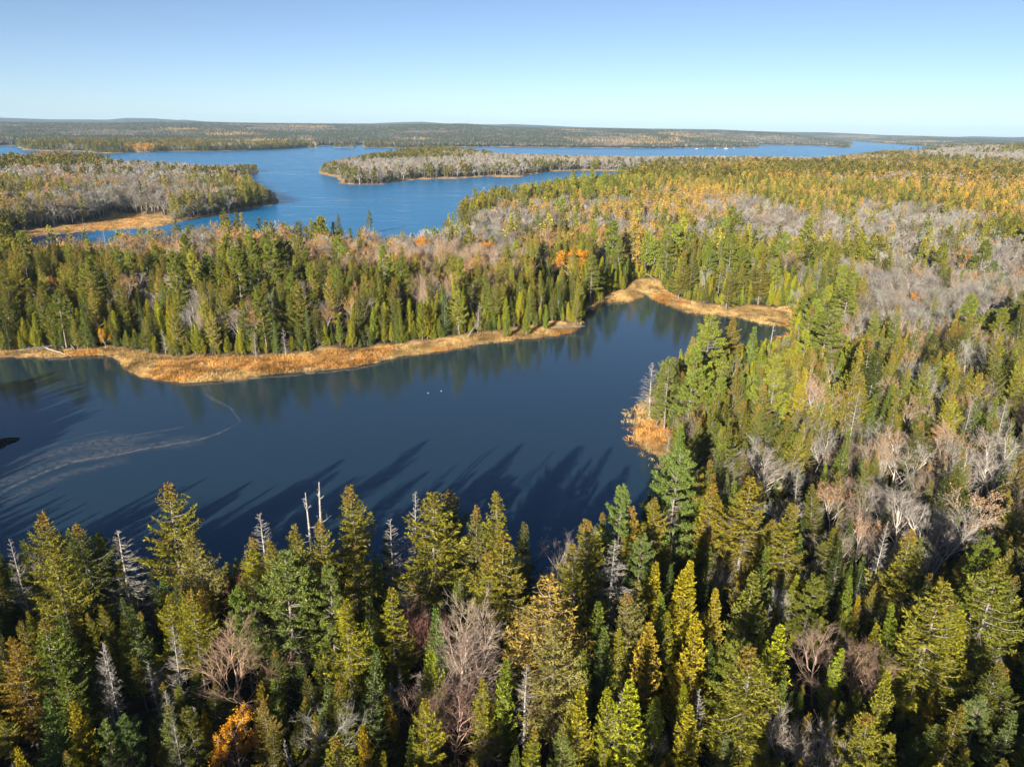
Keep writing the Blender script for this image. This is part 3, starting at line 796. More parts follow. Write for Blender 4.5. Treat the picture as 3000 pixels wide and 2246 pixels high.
NO_TOP_1 = np.array([(0, 1062), (317, 1062), (376, 1097), (557, 1132), (1000, 1092), (1543, 1004), (1700, 985), (1760, 912), (1860, 892), (1900, 882), (1960, 907), (2058, 926), (2056, 960), (1990, 1010), (1950, 1060), (1880, 1080), (1850, 1180),
    (1810, 1290), (1890, 1420), (1890, 1450), (1780, 1440), (1730, 1520), (1680, 1600), (1670, 1740), (1580, 1690), (1560, 1530), (1490, 1450), (1300, 1430), (1180, 1450), (1120, 1520), (1090, 1500), (1050, 1430), (960, 1500), (890, 1560), (800, 1560), (760, 1500), (700, 1580), (620, 1660), (600, 1480), (480, 1430), (420, 1590),
    (345, 1555), (280, 1560), (160, 1500), (90, 1540), (40, 1590), (0, 1600)], float)
NO_TOP_2 = np.array([(720, 628), (830, 642), (900, 622), (1050, 645), (1130, 668), (1215, 678), (1330, 600), (1360, 560), (1400, 545), (1540, 535), (1680, 515), (1840, 504), (1720, 503), (1540, 515), (1350, 526), (1120, 545), (990, 540), (940, 515), (935, 500),
    (950, 475), (1100, 447), (1200, 437), (900, 442), (580, 450), (430, 452), (300, 454), (290, 460), (500, 474), (600, 484), (760, 480), (760, 505), (722, 518), (800, 558), (822, 590), (745, 612), (690, 630)], float)
NO_TOP_3 = np.array([(1440, 447), (1580, 453), (1900, 458), (2113, 456), (2316, 460), (2400, 461), (2530, 448), (2590, 440), (2740, 440), (2740, 432), (2480, 437), (2200, 434), (1900, 438), (1440, 436)], float)
NO_TOP_5 = np.array([(2058, 800), (2345, 800), (2335, 960), (2290, 985), (2200, 995), (2090, 1005), (2040, 1000)], float)
NO_TOP_4 = np.array([(90, 705), (330, 700), (330, 678), (90, 692)], float)

# ------------------------------------------------------------------ the trees that stand out in the photograph: kind, top pixel, height, girth, tint, landmark phrase or label
T_OL, T_DK, T_GR, T_BL, T_YG = (.14, .135, .026), (.065, .078, .03), (.095, .125, .03), (.085, .115, .055), (.168, .165, .02)
T_GD, T_GO, T_RD, T_GY, T_PL = (.30, .20, .018), (.34, .235, .05), (.26, .12, .095), (.36, .31, .27), (.43, .39, .35)
HEROES = [
    ('spruce', 128, 1505, 17, 1.0, T_OL, "orange topped spruce by the dark water at the photo's lower left"),
    ('spruce', 151, 1597, 16, 1.0, T_OL, "olive spruce with bare pale lower trunk in front of the orange topped one"),
    ('spruce', 230, 1535, 15, 1.0, T_DK, "dark shaded spruce just left of the white dead spruce"),
    ('dead', 345, 1556, 15, 1.55, None, "tall white dead spruce with fine bare boughs at the water's edge", "the white dead spruce"),
    ('spruce', 483, 1431, 19, 1.2, T_OL, "tallest spruce of the near shore, orange top and long white trunk", "the tall white trunked spruce"),
    ('spruce', 574, 1486, 17, .95, (.14, .13, .06), "pale topped spruce leaning on the right side of the tall white trunked spruce"),
    ('maple', 659, 1663, 9, .8, T_RD, "small reddish bare birch clump against the dark blue water", "the small red birch clump"),
    ('dead', 759, 1497, 16, 1.15, None, "half dead brown grey conifer right of the small red birch clump"),
    ('spruce', 723, 1579, 14, .9, T_YG, "narrow yellow green spruce left of the half dead conifer"),
    ('spruce', 787, 1579, 14, .9, T_OL, "olive spruce under the half dead conifer"),
    ('snag', 897, 1441, 17, .8, None, "shorter of the two bare grey snags rising over the water"),
    ('snag', 938, 1408, 18, .9, None, "taller forked bare grey snag rising over the water", "the two tall grey snags"),
    ('pine', 838, 1635, 17, 1.25, (.13, .185, .055), "broad blue green pine, the fullest crown of the lower left foreground", "the broad blue green pine"),
    ('pine', 955, 1671, 15, .85, (.13, .18, .055), "smaller blue green pine at the right flank of the broad pine"),
    ('pine', 700, 1730, 13, .8, (.12, .19, .04), "yellower young pine at the left flank of the broad pine"),
    ('spruce', 490, 1750, 12, .9, T_YG, "bright yellow green young spruce below the tall white trunked spruce"),
    ('spruce', 554, 1732, 13, .85, T_YG, "slim yellow green spruce with a long bare stem above the brown maple"),
    ('spruce', 597, 1724, 12, .8, (.20, .14, .025), "small rusty topped spruce between slim spruce and broad pine"),
    ('dead', 493, 1834, 11, .7, None, "thin dying fir with a pale stem left of the big brown maple"),
    ('maple', 690, 1838, 12, 1.35, (.34, .23, .16), "big bare brown maple with a wide fan of boughs in the foreground", "the big bare brown maple"),
    ('oak', 669, 2125, 7, .8, (.68, .33, .015), "little orange leaved tree at the foot of the big brown maple", "the little orange tree"),
    ('maple', 685, 2161, 5, .8, T_RD, "reddish bare bush beside the little orange tree"),
    ('fir', 383, 1778, 11, .9, T_BL, "blue green fir under the white dead spruce"),
    ('fir', 353, 1804, 10, .8, T_YG, "bright green small fir left of the blue green fir"),
    ('spruce', 118, 1824, 14, 1.0, T_GR, "dark green spruce near the left edge below the orange topped one"),
    ('spruce', 26, 1875, 13, .9, (.19, .13, .03), "rusty spruce top at the photo's left edge"),
    ('dead', 276, 1885, 12, .7, None, "lichen grey dead fir, left one of a shaded pair"),
    ('dead', 301, 1890, 12, .6, None, "lichen grey dead fir, right one of a shaded pair", "the shaded pair of grey dead firs"),
    ('fir', 181, 1972, 10, 1.0, T_GR, "tidy green fir in the lower left corner above the golden cedar"),
    ('cedar', 220, 2059, 9, 1.1, T_GD, "golden cedar in the lower left corner", "the golden corner cedar"),
    ('fir', 128, 2054, 10, 1.0, (.09, .14, .05), "pale green fir left of the golden corner cedar"),
    ('pine', 317, 2115, 9, .8, (.10, .16, .05), "left one of two young pines at the bottom edge"),
    ('pine', 363, 2095, 9, .85, (.085, .15, .055), "right one of two young pines at the bottom edge"),
    ('spruce', 490, 2069, 10, .7, (.11, .13, .06), "thin grey green spruce below the big brown maple's left side"),
    ('dead', 505, 2105, 9, .6, None, "small grey dead fir at the bottom edge left of the little orange tree"),
    ('dead', 31, 1579, 15, .7, None, "shaded grey dead conifer at the left edge over the water"),
    ('spruce', 935, 1528, 15, .9, T_OL, "orange tipped spruce right below the two tall grey snags"),
    ('spruce', 869, 1535, 15, .9, T_OL, "olive spruce left below the two tall grey snags"),
    ('spruce', 1031, 1428, 18, 1.05, T_OL, "thick olive spruce right of the two tall grey snags", "the thick olive spruce"),
    ('dead', 1143, 1515, 15, 1.15, None, "flat topped reddish grey dead conifer between two thick spruces"),
    ('dead', 1202, 1443, 17, .7, None, "grey dead top poking out left of the widest shore spruce"),
    ('spruce', 1263, 1443, 19, 1.3, T_OL, "widest spruce of the near shore, dense and olive", "the widest shore spruce"),
    ('spruce', 1317, 1440, 17, 1.0, T_DK, "dark spruce tip behind the widest shore spruce"),
    ('spruce', 1452, 1443, 18, 1.0, T_OL, "tall olive spruce at the water, second right of the widest one"),
    ('spruce', 1393, 1487, 16, .85, (.11, .11, .04), "greyish spruce left of the tall olive spruce by the water"),
    ('spruce', 1468, 1561, 18, 1.2, (.135, .12, .03), "full spruce with orange crown standing above the golden larch", "the full orange crowned spruce"),
    ('spruce', 1424, 1615, 16, 1.0, T_OL, "olive spruce pressed against the full orange crowned spruce"),
    ('spruce', 1542, 1528, 12, .8, T_DK, "low dark spruce on the dark water right of the full orange crowned spruce"),
    ('larch', 1598, 1691, 18, 1.45, T_GO, "big golden larch with bare white limbs in the middle foreground", "the big golden larch"),
    ('spruce', 1631, 1822, 15, 1.1, (.17, .155, .075), "beige half bare spruce below the big golden larch"),
    ('spruce', 1736, 1528, 17, .9, T_OL, "slim orange topped spruce right of the dark water gap", "the slim orange topped spruce"),
    ('spruce', 1697, 1604, 17, .9, T_OL, "orange topped spruce just in front of the slim one by the water gap"),
    ('dead', 1795, 1579, 15, 1.3, None, "dense purple grey dead conifer right of the slim orange topped spruce", "the purple grey dead conifer"),
    ('pine', 1818, 1433, 18, .75, (.12, .19, .055), "bright green slim pine above the purple grey dead conifer"),
    ('spruce', 1853, 1487, 15, .9, (.19, .14, .03), "rusty spruce right of the bright green slim pine"),
    ('spruce', 1925, 1466, 15, 1.0, (.16, .14, .025), "orange tipped spruce under the tall green shore pine"),
    ('pine', 1985, 1325, 20, .95, (.12, .19, .055), "tall green shore pine right of the shaded marsh point", "the tall green shore pine"),
    ('snag', 1973, 1548, 9, 1.0, None, "thick broken white snag below the tall green shore pine"),
    ('pine', 1880, 1570, 13, .8, (.11, .17, .06), "low blue green pine left of the thick broken snag"),
    ('fir', 1100, 1627, 11, .9, T_GR, "dark green fir below the flat topped dead conifer"),
    ('spruce', 1031, 1597, 14, .9, T_OL, "olive spruce in front of the thick olive spruce"),
    ('spruce', 1148, 1727, 13, 1.0, (.15, .15, .02), "orange tipped yellow spruce left of the narrow red maple"),
    ('fir', 1087, 1753, 11, .9, T_BL, "blue tinged fir left of the orange tipped yellow spruce"),
    ('spruce', 1008, 1758, 14, 1.0, T_YG, "yellow green spruce right of the broad blue green pine"),
    ('cedar', 1082, 1834, 10, 1.3, T_YG, "rounded yellow green cedar below the blue tinged fir"),
    ('maple', 1245, 1747, 11, .7, T_RD, "narrow dark red bare maple in the middle foreground", "the narrow red maple"),
    ('fir', 1278, 1788, 11, 1.0, (.085, .15, .045), "fresh green fir right of the narrow red maple"),
    ('maple', 1358, 1839, 12, 1.05, (.36, .27, .22), "left one of a pair of wide bare grey maples"),
    ('maple', 1414, 1824, 12, 1.1, (.42, .33, .27), "right one of a pair of wide bare grey maples", "the pair of wide grey maples"),
    ('cedar', 1266, 1916, 10, 1.2, (.22, .20, .02), "olive gold cedar below the fresh green fir"),
    ('maple', 1327, 1988, 10, 1.1, (.30, .19, .155), "wide reddish brown bare maple near the bottom edge"),
    ('maple', 1194, 1988, 9, .95, (.33, .22, .17), "leaning brown bare maple left of the olive gold cedar"),
    ('fir', 1056, 1967, 11, 1.0, T_BL, "blue green fir left of the leaning brown maple"),
    ('spruce', 1253, 2044, 11, .8, (.18, .17, .02), "yellow young spruce between two bare maples near the bottom"),
    ('fir', 1212, 2136, 8, .9, T_GR, "small green fir at the bottom edge below the yellow young spruce"),
    ('spruce', 1414, 1988, 11, .85, T_YG, "bright yellow green young spruce below the pair of wide grey maples", "the bright young spruce"),
    ('cedar', 1465, 1942, 12, .9, T_YG, "tall narrow yellow green cedar left of the small grey dead spruce"),
    ('dead', 1542, 1947, 11, .9, None, "small grey dead spruce below the beige half bare spruce", "the small grey dead spruce"),
    ('fir', 1700, 1914, 11, .9, (.11, .14, .03), "slim olive fir right of the beige half bare spruce"),
    ('fir', 1761, 1768, 12, 1.0, T_GR, "green fir right of the dark gap under the slim orange topped spruce"),
    ('fir', 1766, 1839, 11, 1.0, (.085, .12, .045), "lower grey green fir of a column right of the dark gap"),
    ('fir', 1815, 1850, 10, .9, T_YG, "bright green fir right of the lower grey green fir"),
    ('spruce', 1838, 1753, 13, 1.0, (.15, .14, .065), "grey olive spruce left of the golden foreground cedars"),
    ('spruce', 1874, 1707, 13, .9, (.14, .14, .06), "grey olive spruce just above its twin by the golden cedars"),
    ('cedar', 1915, 1655, 12, 1.2, T_GD, "left one of the golden cedars below the thick broken snag"),
    ('cedar', 1996, 1676, 13, 1.1, T_GD, "right one of the golden cedars below the thick broken snag", "the golden foreground cedars"),
    ('cedar', 1904, 1829, 12, 1.2, (.33, .19, .03), "rusty orange cedar below the golden foreground cedars"),
    ('fir', 1940, 1747, 12, .8, T_GR, "dark green fir between golden and rusty cedars"),
    ('fir', 1952, 1800, 10, .9, T_YG, "bright green fir right of the rusty orange cedar"),
    ('cedar', 1692, 2021, 11, 1.1, (.28, .20, .02), "golden cedar column in the bottom centre right"),
    ('dead', 1823, 2018, 11, .8, None, "pale dead fir in front of two golden cedars at the bottom", "the pale bottom dead fir"),
    ('cedar', 1787, 2028, 10, 1.1, (.25, .21, .02), "golden cedar left of the pale bottom dead fir"),
    ('cedar', 1864, 2003, 12, 1.3, (.27, .23, .02), "wide golden cedar right of the pale bottom dead fir"),
    ('spruce', 1649, 2131, 9, .8, (.12, .15, .05), "grey green young spruce at the bottom edge centre right"),
    ('spruce', 1560, 2136, 9, .8, (.16, .17, .02), "olive young spruce at the bottom edge centre"),
    ('fir', 1920, 2044, 9, 1.1, T_GR, "green fir right of the wide golden cedar at the bottom"),
    ('maple', 1920, 2136, 6, .7, (.34, .28, .24), "thin bare sapling at the bottom edge"),
    ('cedar', 2015, 1650, 14, 1.1, T_GD, "tall golden cedar right of the golden foreground pair"),
    ('cedar', 2102, 1732, 12, 1.0, (.30, .19, .025), "rusty gold cedar left of the dense olive fir"),
    ('cedar', 2041, 1824, 13, 1.25, (.31, .20, .02), "thick golden cedar column below the rusty gold cedar", "the thick golden cedar column"),
    ('cedar', 2020, 2070, 10, 1.2, (.29, .20, .02), "golden cedar at the bottom below the thick golden column"),
    ('spruce', 2199, 1405, 17, 1.2, (.15, .13, .025), "broad olive spruce on the right slope above the dark cleft", "the broad slope spruce"),
    ('spruce', 2087, 1415, 15, 1.0, (.17, .14, .025), "orange tipped spruce left of the broad slope spruce"),
    ('spruce', 2317, 1477, 15, 1.1, (.14, .13, .025), "olive spruce right of the broad slope spruce"),
    ('maple', 2265, 1310, 10, 1.2, T_PL, "sprawling bleached white bare tree above the broad slope spruce", "the sprawling bleached tree"),
    ('birch', 2547, 1518, 9, .8, (.52, .22, .05), "small orange birch on the right slope", "the small orange birch"),
    ('birch', 2462, 1410, 11, 1.0, (.36, .17, .08), "russet birch on the right slope above the small orange one"),
    ('dead', 2595, 1523, 14, .6, None, "thin grey spire of a dead spruce right of the small orange birch"),
    ('spruce', 2664, 1553, 15, 1.0, T_OL, "olive spruce right of the thin grey spire"),
    ('spruce', 2746, 1707, 17, 1.3, (.15, .15, .03), "very broad orange tipped spruce in the lower right", "the very broad lower right spruce"),
    ('fir', 2812, 1788, 13, 1.1, T_YG, "bright green fir at the right flank of the very broad spruce"),
    ('spruce', 2925, 1645, 17, 1.2, (.12, .13, .03), "dark olive spruce near the right edge", "the dark right edge spruce"),
    ('maple', 2664, 1431, 11, 1.1, T_PL, "white bare birch, left one of three on the right slope"),
    ('maple', 2777, 1477, 11, 1.1, T_PL, "white bare birch, middle one of three on the right slope", "the three white birches"),
    ('birch', 2869, 1451, 12, 1.1, (.50, .32, .16), "white birch with a haze of orange twigs right of the bare pair"),
    ('fir', 2204, 1689, 15, 1.1, (.12, .13, .035), "dense olive fir standing alone by the dark cleft", "the dense olive fir"),
    ('fir', 2240, 1604, 13, .8, T_GR, "slim green fir behind the dense olive fir"),
    ('cedar', 2281, 1845, 12, 1.3, (.26, .22, .02), "wide yellow cedar below the dense olive fir"),
    ('spruce', 2215, 1916, 15, 1.3, (.15, .15, .03), "broad olive spruce with rusty tip below the wide yellow cedar", "the broad lower spruce"),
    ('fir', 2286, 2003, 10, .9, (.10, .13, .05), "grey green fir at the right side of the broad lower spruce"),
    ('pine', 2128, 2161, 7, .9, (.13, .18, .09), "pale green young pine at the bottom edge"),
    ('maple', 2424, 1839, 10, 1.0, (.31, .22, .17), "brown bare maple above two yellow cedars in the lower right"),
    ('maple', 2511, 1870, 10, 1.0, (.30, .20, .15), "brown bare maple right of the yellow cedars in the lower right", "the brown lower right maples"),
    ('cedar', 2460, 1901, 9, 1.0, (.24, .24, .02), "bright yellow cedar between the brown lower right maples"),
    ('fir', 2582, 1834, 10, .9, T_YG, "bright lime fir right of the brown lower right maples"),
    ('maple', 2380, 2060, 10, 1.0, (.42, .36, .31), "thin grey bare trunks at the bottom right of the broad lower spruce"),
    ('snag', 2828, 1921, 10, .7, None, "leaning grey snag in the lower right", "the leaning grey snag"),
    ('fir', 2705, 2054, 9, .9, T_BL, "blue grey fir left of the leaning snag's foot"),
    ('pine', 2879, 2054, 9, .9, (.13, .19, .08), "pale blue green young pine in the lower right corner"),
    ('fir', 2966, 2085, 9, 1.0, T_BL, "pale blue fir at the right edge in the lower corner"),
    ('spruce', 2560, 2090, 12, 1.0, (.16, .16, .03), "olive spruce at the bottom right of the grey bare trunks"),
    ('cedar', 2600, 1975, 10, 1.0, (.24, .19, .02), "gold tipped cedar left of the very broad spruce's foot"),
    ('pine', 2075, 928, 22, 1.0, (.17, .22, .05), "tallest pine of the point, straight and yellow green over the water", "the tallest point pine"),
    ('pine', 2036, 1026, 20, 1.0, (.14, .20, .045), "pine with long bare trunk in front of the tallest point pine"),
    ('dead', 1917, 1059, 13, 1.35, None, "pale half dead spruce on the marsh point", "the pale spruce on the marsh point"),
    ('spruce', 1935, 1125, 10, 1.0, (.15, .17, .06), "grey green spruce hugging the pale spruce on the marsh point"),
    ('pine', 1965, 1050, 16, .9, (.125, .17, .055), "blue green pine left of the bare trunked point pine"),
    ('spruce', 2147, 931, 17, 1.15, (.16, .125, .03), "broad brown tipped spruce right of the tallest point pine", "the brown tipped point spruce"),
    ('fir', 2208, 958, 15, 1.0, (.12, .17, .05), "green fir right of the brown tipped point spruce"),
    ('fir', 2235, 1010, 13, 1.1, (.135, .165, .03), "lime green fir right below the brown tipped point spruce"),
    ('snag', 2267, 944, 13, .8, None, "grey snag over the end of the cove"),
    ('pine', 2489, 799, 22, 1.15, (.14, .18, .04), "great shelving pine at the end of the cove, upper one"),
    ('pine', 2435, 904, 20, 1.25, (.13, .17, .045), "great shelving pine at the end of the cove, lower one", "the great shelving pines"),
    ('spruce', 2360, 1076, 16, .75, (.22, .19, .02), "narrow yellow spire below the great shelving pines", "the narrow yellow spire"),
    ('fir', 2480, 1257, 13, .8, T_GR, "narrow dark fir spire on the right slope"),
    ('snag', 2336, 1100, 12, .9, None, "twisted pink grey snag left of the narrow yellow spire"),
    ('oak', 2682, 855, 10, 1.2, (.70, .31, .015), "lone orange tree among the grey hardwoods on the right", "the lone orange tree on the right"),
    ('birch', 2779, 1225, 11, 1.0, (.55, .28, .06), "orange birch on the right slope below the bare white tree", "the orange slope birch"),
    ('maple', 2684, 1058, 10, 1.1, T_PL, "white bare tree on the right slope above the orange slope birch"),
    ('maple', 2648, 1261, 11, 1.15, T_PL, "wide white bare tree left of the orange slope birch"),
    ('maple', 2460, 1065, 10, .9, T_PL, "white bare tree below the great shelving pines"),
    ('maple', 2880, 1000, 13, 1.0, T_PL, "white slanting birch near the right edge", "the white slanting birch"),
    ('maple', 2960, 1290, 12, 1.1, T_PL, "white bare tree at the right edge above the three birches"),
    ('larch', 2900, 1085, 11, .9, (.50, .27, .04), "small golden larch near the right edge"),
    ('pine', 2790, 660, 15, 1.0, (.12, .14, .04), "dark shelving pine among the grey hardwoods, upper right", "the dark upper right pine"),
    ('pine', 2830, 735, 14, 1.0, (.10, .15, .05), "round green pine below the dark upper right pine"),
    ('pine', 2910, 765, 14, 1.0, (.09, .14, .055), "blue green pine right of the round green pine"),
    ('pine', 2285, 680, 15, 1.1, (.15, .16, .035), "yellowish flat topped pine among grey hardwoods behind the cove"),
    ('oak', 1657, 732, 14, 1.35, (.72, .33, .012), "brightest orange tree, on the far bank behind the cedars", "the brightest orange tree"),
    ('oak', 1421, 714, 13, 1.0, (.72, .33, .012), "small bright orange tree left of the brightest one on the far bank"),
    ('oak', 1226, 688, 13, 1.15, (.66, .30, .03), "round orange tree at the edge of the far bank's grey hardwoods", "the round orange tree"),
    ('birch', 1780, 710, 12, .9, (.58, .24, .06), "orange birch right of the brightest orange tree"),
    ('pine', 1738, 752, 18, 1.05, (.13, .165, .045), "blue green pine at the tip of the far bank", "the far bank's tip pine"),
    ('pine', 1815, 700, 18, .9, (.12, .165, .045), "dark green pine right of the tip pine on the far bank"),
    ('pine', 1960, 690, 20, 1.1, (.14, .175, .04), "tallest pine above the narrow end of the cove", "the pines above the cove's end"),
    ('pine', 2115, 700, 18, .9, (.125, .17, .055), "straight pine right of the tallest pine above the cove's end"),
    ('spruce', 2000, 735, 18, 1.1, T_OL, "thick spruce right below the tallest pine above the cove's end"),
    ('spruce', 2240, 745, 17, 1.2, (.14, .125, .025), "broad spruce over the right end of the straw marsh"),
    ('spruce', 2140, 795, 14, 1.2, (.13, .125, .03), "broad low spruce standing out on the straw marsh"),
    ('oak', 158, 802, 12, 1.0, (.42, .24, .08), "rust leaved maple in the dark conifers of the far bank, far left", "the rust leaved maple"),
    ('maple', 417, 795, 13, 1.2, T_PL, "wide white bare tree among the far bank's dark spruces", "the wide white far bank tree"),
    ('maple', 90, 740, 13, .9, T_GY, "grey bare tree above the rust leaved maple"),
    ('snag', 75, 781, 14, .8, None, "pale pole snag at the far left of the far bank"),
    ('snag', 308, 786, 15, .9, None, "pale pole snag left of the wide white far bank tree"),
    ('snag', 380, 820, 12, .9, None, "short pale pole snag under the wide white far bank tree"),
    ('snag', 535, 815, 13, .8, None, "pale pole snag right of the wide white far bank tree"),
    ('dead', 475, 968, 7, 1.0, None, "small white dead spruce at the left end of the straw marsh", "the small white marsh spruce"),
    ('dead', 535, 890, 12, 1.2, None, "dense grey dead spruce at the marsh edge on the far bank"),
    ('dead', 742, 965, 8, .9, None, "small white dead spruce halfway along the straw marsh"),
    ('dead', 830, 960, 8, 1.0, None, "grey dead spruce right of the halfway marsh spruce", "the grey marsh spruce"),
    ('dead', 890, 825, 12, .8, None, "tall grey dead spruce inside the far bank's green trees"),
    ('oak', 300, 958, 6, .8, (.60, .36, .02), "small yellow orange tree at the waterline of the far bank, left"),
    ('cedar', 990, 915, 9, 1.1, T_YG, "bright yellow green cedar at the marsh edge right of the grey marsh spruce", "the bright marsh edge cedar"),
    ('cedar', 1090, 905, 10, 1.1, (.20, .20, .02), "yellow cedar right of the bright marsh edge cedar"),
    ('cedar', 1485, 905, 9, 1.0, T_YG, "bright green cedar above the right half of the straw marsh"),
    ('cedar', 1545, 890, 10, 1.0, T_YG, "bright green cedar near the driftwood point", "the driftwood point cedars"),
    ('cedar', 1600, 895, 8, 1.0, (.19, .20, .02), "short bright cedar beside the driftwood point"),
    ('pine', 1080, 615, 14, .8, (.10, .14, .05), "ragged pine standing up against the blue lake", "the ragged pine against the lake"),
    ('pine', 1510, 540, 15, 1.0, (.10, .13, .045), "round pine on the neck beside the lake channel", "the round pine by the channel"),
    ('spruce', 990, 628, 17, .9, T_DK, "dark spruce against the lake left of the ragged pine"),
]
# ------------------------------------------------------------------ planting
rng = np.random.default_rng(77)
hero_xy, heroes = [], []
for hrow in HEROES:
    sp, px, py, h, girth, tint, label = hrow[:7]
    if tint is not None and sp in ('spruce', 'fir', 'pine'): tint = tuple(np.array(tint) * ((1.24, 1.2, .65) if sp != 'pine' else (1.14, .99, .75))); girth *= 1.0
    if sp == 'cedar': tint = tuple(np.array(tint) * (.92, 1.16, .8)); girth *= .85
    z = 1.0
    for _ in range(4):
        p = ground(px, py, z + h)
        z = float(height(p[None])[0])
        z = max(z, -.1)
    heroes.append(dict(sp=sp, xy=p, z=z, h=h, girth=girth, tint=tint, label=label, mark=hrow[7] if len(hrow) > 7 else None))
    hero_xy.append(p)
hero_xy = np.array(hero_xy)
pts = []
def jgrid(x0, x1, y0, y1, s):
    gx, gy = np.meshgrid(np.arange(x0, x1, s), np.arange(y0, y1, s))
    P = np.stack([gx.ravel(), gy.ravel()], 1)
    return P + rng.uniform(-.48, .48, P.shape) * s
for r0, r1, s in ((0, 150, 2.25), (150, 300, 2.6), (300, 750, 3.8), (750, 2350, 6.0)):
    x1 = r1 * math.sin(.74) if r1 > 300 else (155 if r1 == 150 else 240)
    P = jgrid(-x1, x1, -60 if r0 == 0 else (-60 if r0 == 150 else r0 * math.cos(.74)), r1, s)
    r = np.hypot(P[:, 0], P[:, 1]); az = np.abs(np.arctan2(P[:, 0], P[:, 1]))
    ok = (r >= r0) & (r < r1) & ((az < .74) | ((r < 185) & (P[:, 0] < 130) & ((P[:, 0] > -75) | (P[:, 1] > 55))))
    pts.append(P[ok])
U = jgrid(-235, 130, 140, 345, 1.5)
U = U[np.hypot(U[:, 0], U[:, 1]) < 330]
du = water_dist(U)
U = U[(du > .8) & (du < 30)]
mu_ = np.full(len(U), -1e9)
for m in MARSHES: mu_ = np.maximum(mu_, sdist(U, m))
du = water_dist(U)
U = U[(mu_ < -.3) & ((mu_ > -4.5) | (du < 5))]
pts.append(U); n_under = len(U)
P = np.concatenate(pts)
under = np.zeros(len(P), bool); under[len(P) - n_under:] = True
d = water_dist(P)
ok = d > np.where(np.hypot(P[:, 0], P[:, 1]) > 150, .8, .6)
P, d, under = P[ok], d[ok], under[ok]
r = np.hypot(P[:, 0], P[:, 1])
near = r < 700
dm = np.full(len(P), -1e9)
for m in MARSHES: dm[near] = np.maximum(dm[near], sdist(P[near], m))
d2h = np.full(len(P), 1e9)
nn = r < 420
for q in hero_xy: d2h[nn] = np.minimum(d2h[nn], np.hypot(*(P[nn] - q).T))
ok = (dm < -.3) & (under | (r > 420) | (vnoise(P, 5.5, 91) > .27)) & (d2h > np.where(r < 150, 1.7, 2.2))
# a gravelly opening and a clearing far off keep free of trees
P, d, r, under = P[ok], d[ok], r[ok], under[ok]
zz = height(P, d)
wts = weights(P, zz, d, r)
cum = wts.cumsum(1)
si = (rng.random(len(P))[:, None] > cum).sum(1).clip(0, len(SPEC) - 1)
hh = np.array([HEIGHT[s] for s in SPEC])[si] * rng.triangular(.42, .9, 1.25, len(P))
fore = (r < 140) & (P[:, 0] > -75)
hh = np.where(fore, hh * np.where(d < 12, rng.uniform(.6, 1.0, len(P)), rng.uniform(.42, .88, len(P))), hh)
edge = (d < 10) & (r > 150)
hh = np.where(edge, hh * rng.uniform(.6, 1.1, len(P)), hh)
left = (r < 200) & (P[:, 0] < -75) & (P[:, 1] < 150)
hh = np.where(left, np.where(P[:, 0] < -110, rng.uniform(14, 17, len(P)), rng.uniform(4, 7, len(P))), hh)
si = np.where(left, SPEC.index('spruce'), si)
si = np.where(under, rng.choice([SPEC.index('cedar'), SPEC.index('fir'), SPEC.index('spruce')], len(P), p=[.55, .3, .15]), si)
hh = np.where(under, rng.uniform(1.8, 6.0, len(P)), hh)
girth = np.where(r < 300, rng.uniform(.62, 1.0, len(P)), rng.uniform(.8, 1.15, len(P)))
girth = np.where(under, girth * 1.35, girth)
maple = si == SPEC.index('maple')
girth = np.where(maple & (r > 750), girth * 1.5, np.where(r > 750, girth * 1.25, girth))
girth = np.where(maple & (r <= 750), girth * 1.15, girth)
# keep open water open: a crown that would stand in front of it stays low or does not grow there
keep = np.ones(len(P), bool)
for attempt in range(3):
    top, dep = project(np.concatenate([P, (zz + hh)[:, None]], 1))
    bad = np.zeros(len(P), bool)
    for poly in (NO_TOP_1, NO_TOP_2, NO_TOP_3, NO_TOP_4): bad |= inside(top, poly)
    bad |= inside(top, NO_TOP_5) & (r < 246)
    bad &= dep > 1
    if attempt < 2: hh = np.where(bad, hh * .72, hh)
    else: keep &= ~bad
# nor may a nameless tree hide one of those that stand out
for t_ in heroes:
    hp, hd = project(np.array([[*t_['xy'], t_['z'] + t_['h']], [*t_['xy'], t_['z']]]))
    hr = math.hypot(*t_['xy']); wpx = F_PX * max(1.2, .16 * t_['h'] * t_['girth']) / hr
    share = .55 if hr < 150 else .42
    lim = hp[0, 1] + share * (hp[1, 1] - hp[0, 1])
    for attempt in range(3):
        tp, dp = project(np.concatenate([P, (zz + hh)[:, None]], 1))
        hide = (r < hr + .5) & (dp > 1) & (np.abs(tp[:, 0] - hp[0, 0]) < wpx + F_PX * .5 / np.maximum(r, 20)) & (tp[:, 1] < lim) & (r > hr * .5)
        if attempt < 2: hh = np.where(hide, hh * .68, hh)
        else: keep &= ~hide
P, d, r, zz, si, hh, girth = (a[keep] for a in (P, d, r, zz, si, hh, girth))
lvl = np.where(r < 300, 0, np.where(r < 750, 1, 2))
base_px, dep = project(np.concatenate([P, zz[:, None]], 1))
mid_px, _ = project(np.concatenate([P, (zz + hh * .6)[:, None]], 1))
top_px, _ = project(np.concatenate([P, (zz + hh)[:, None]], 1))
inframe = (dep > 1) & (mid_px[:, 0] > -15) & (mid_px[:, 0] < 3015) & (top_px[:, 1] < 2225) & (base_px[:, 1] > 300)

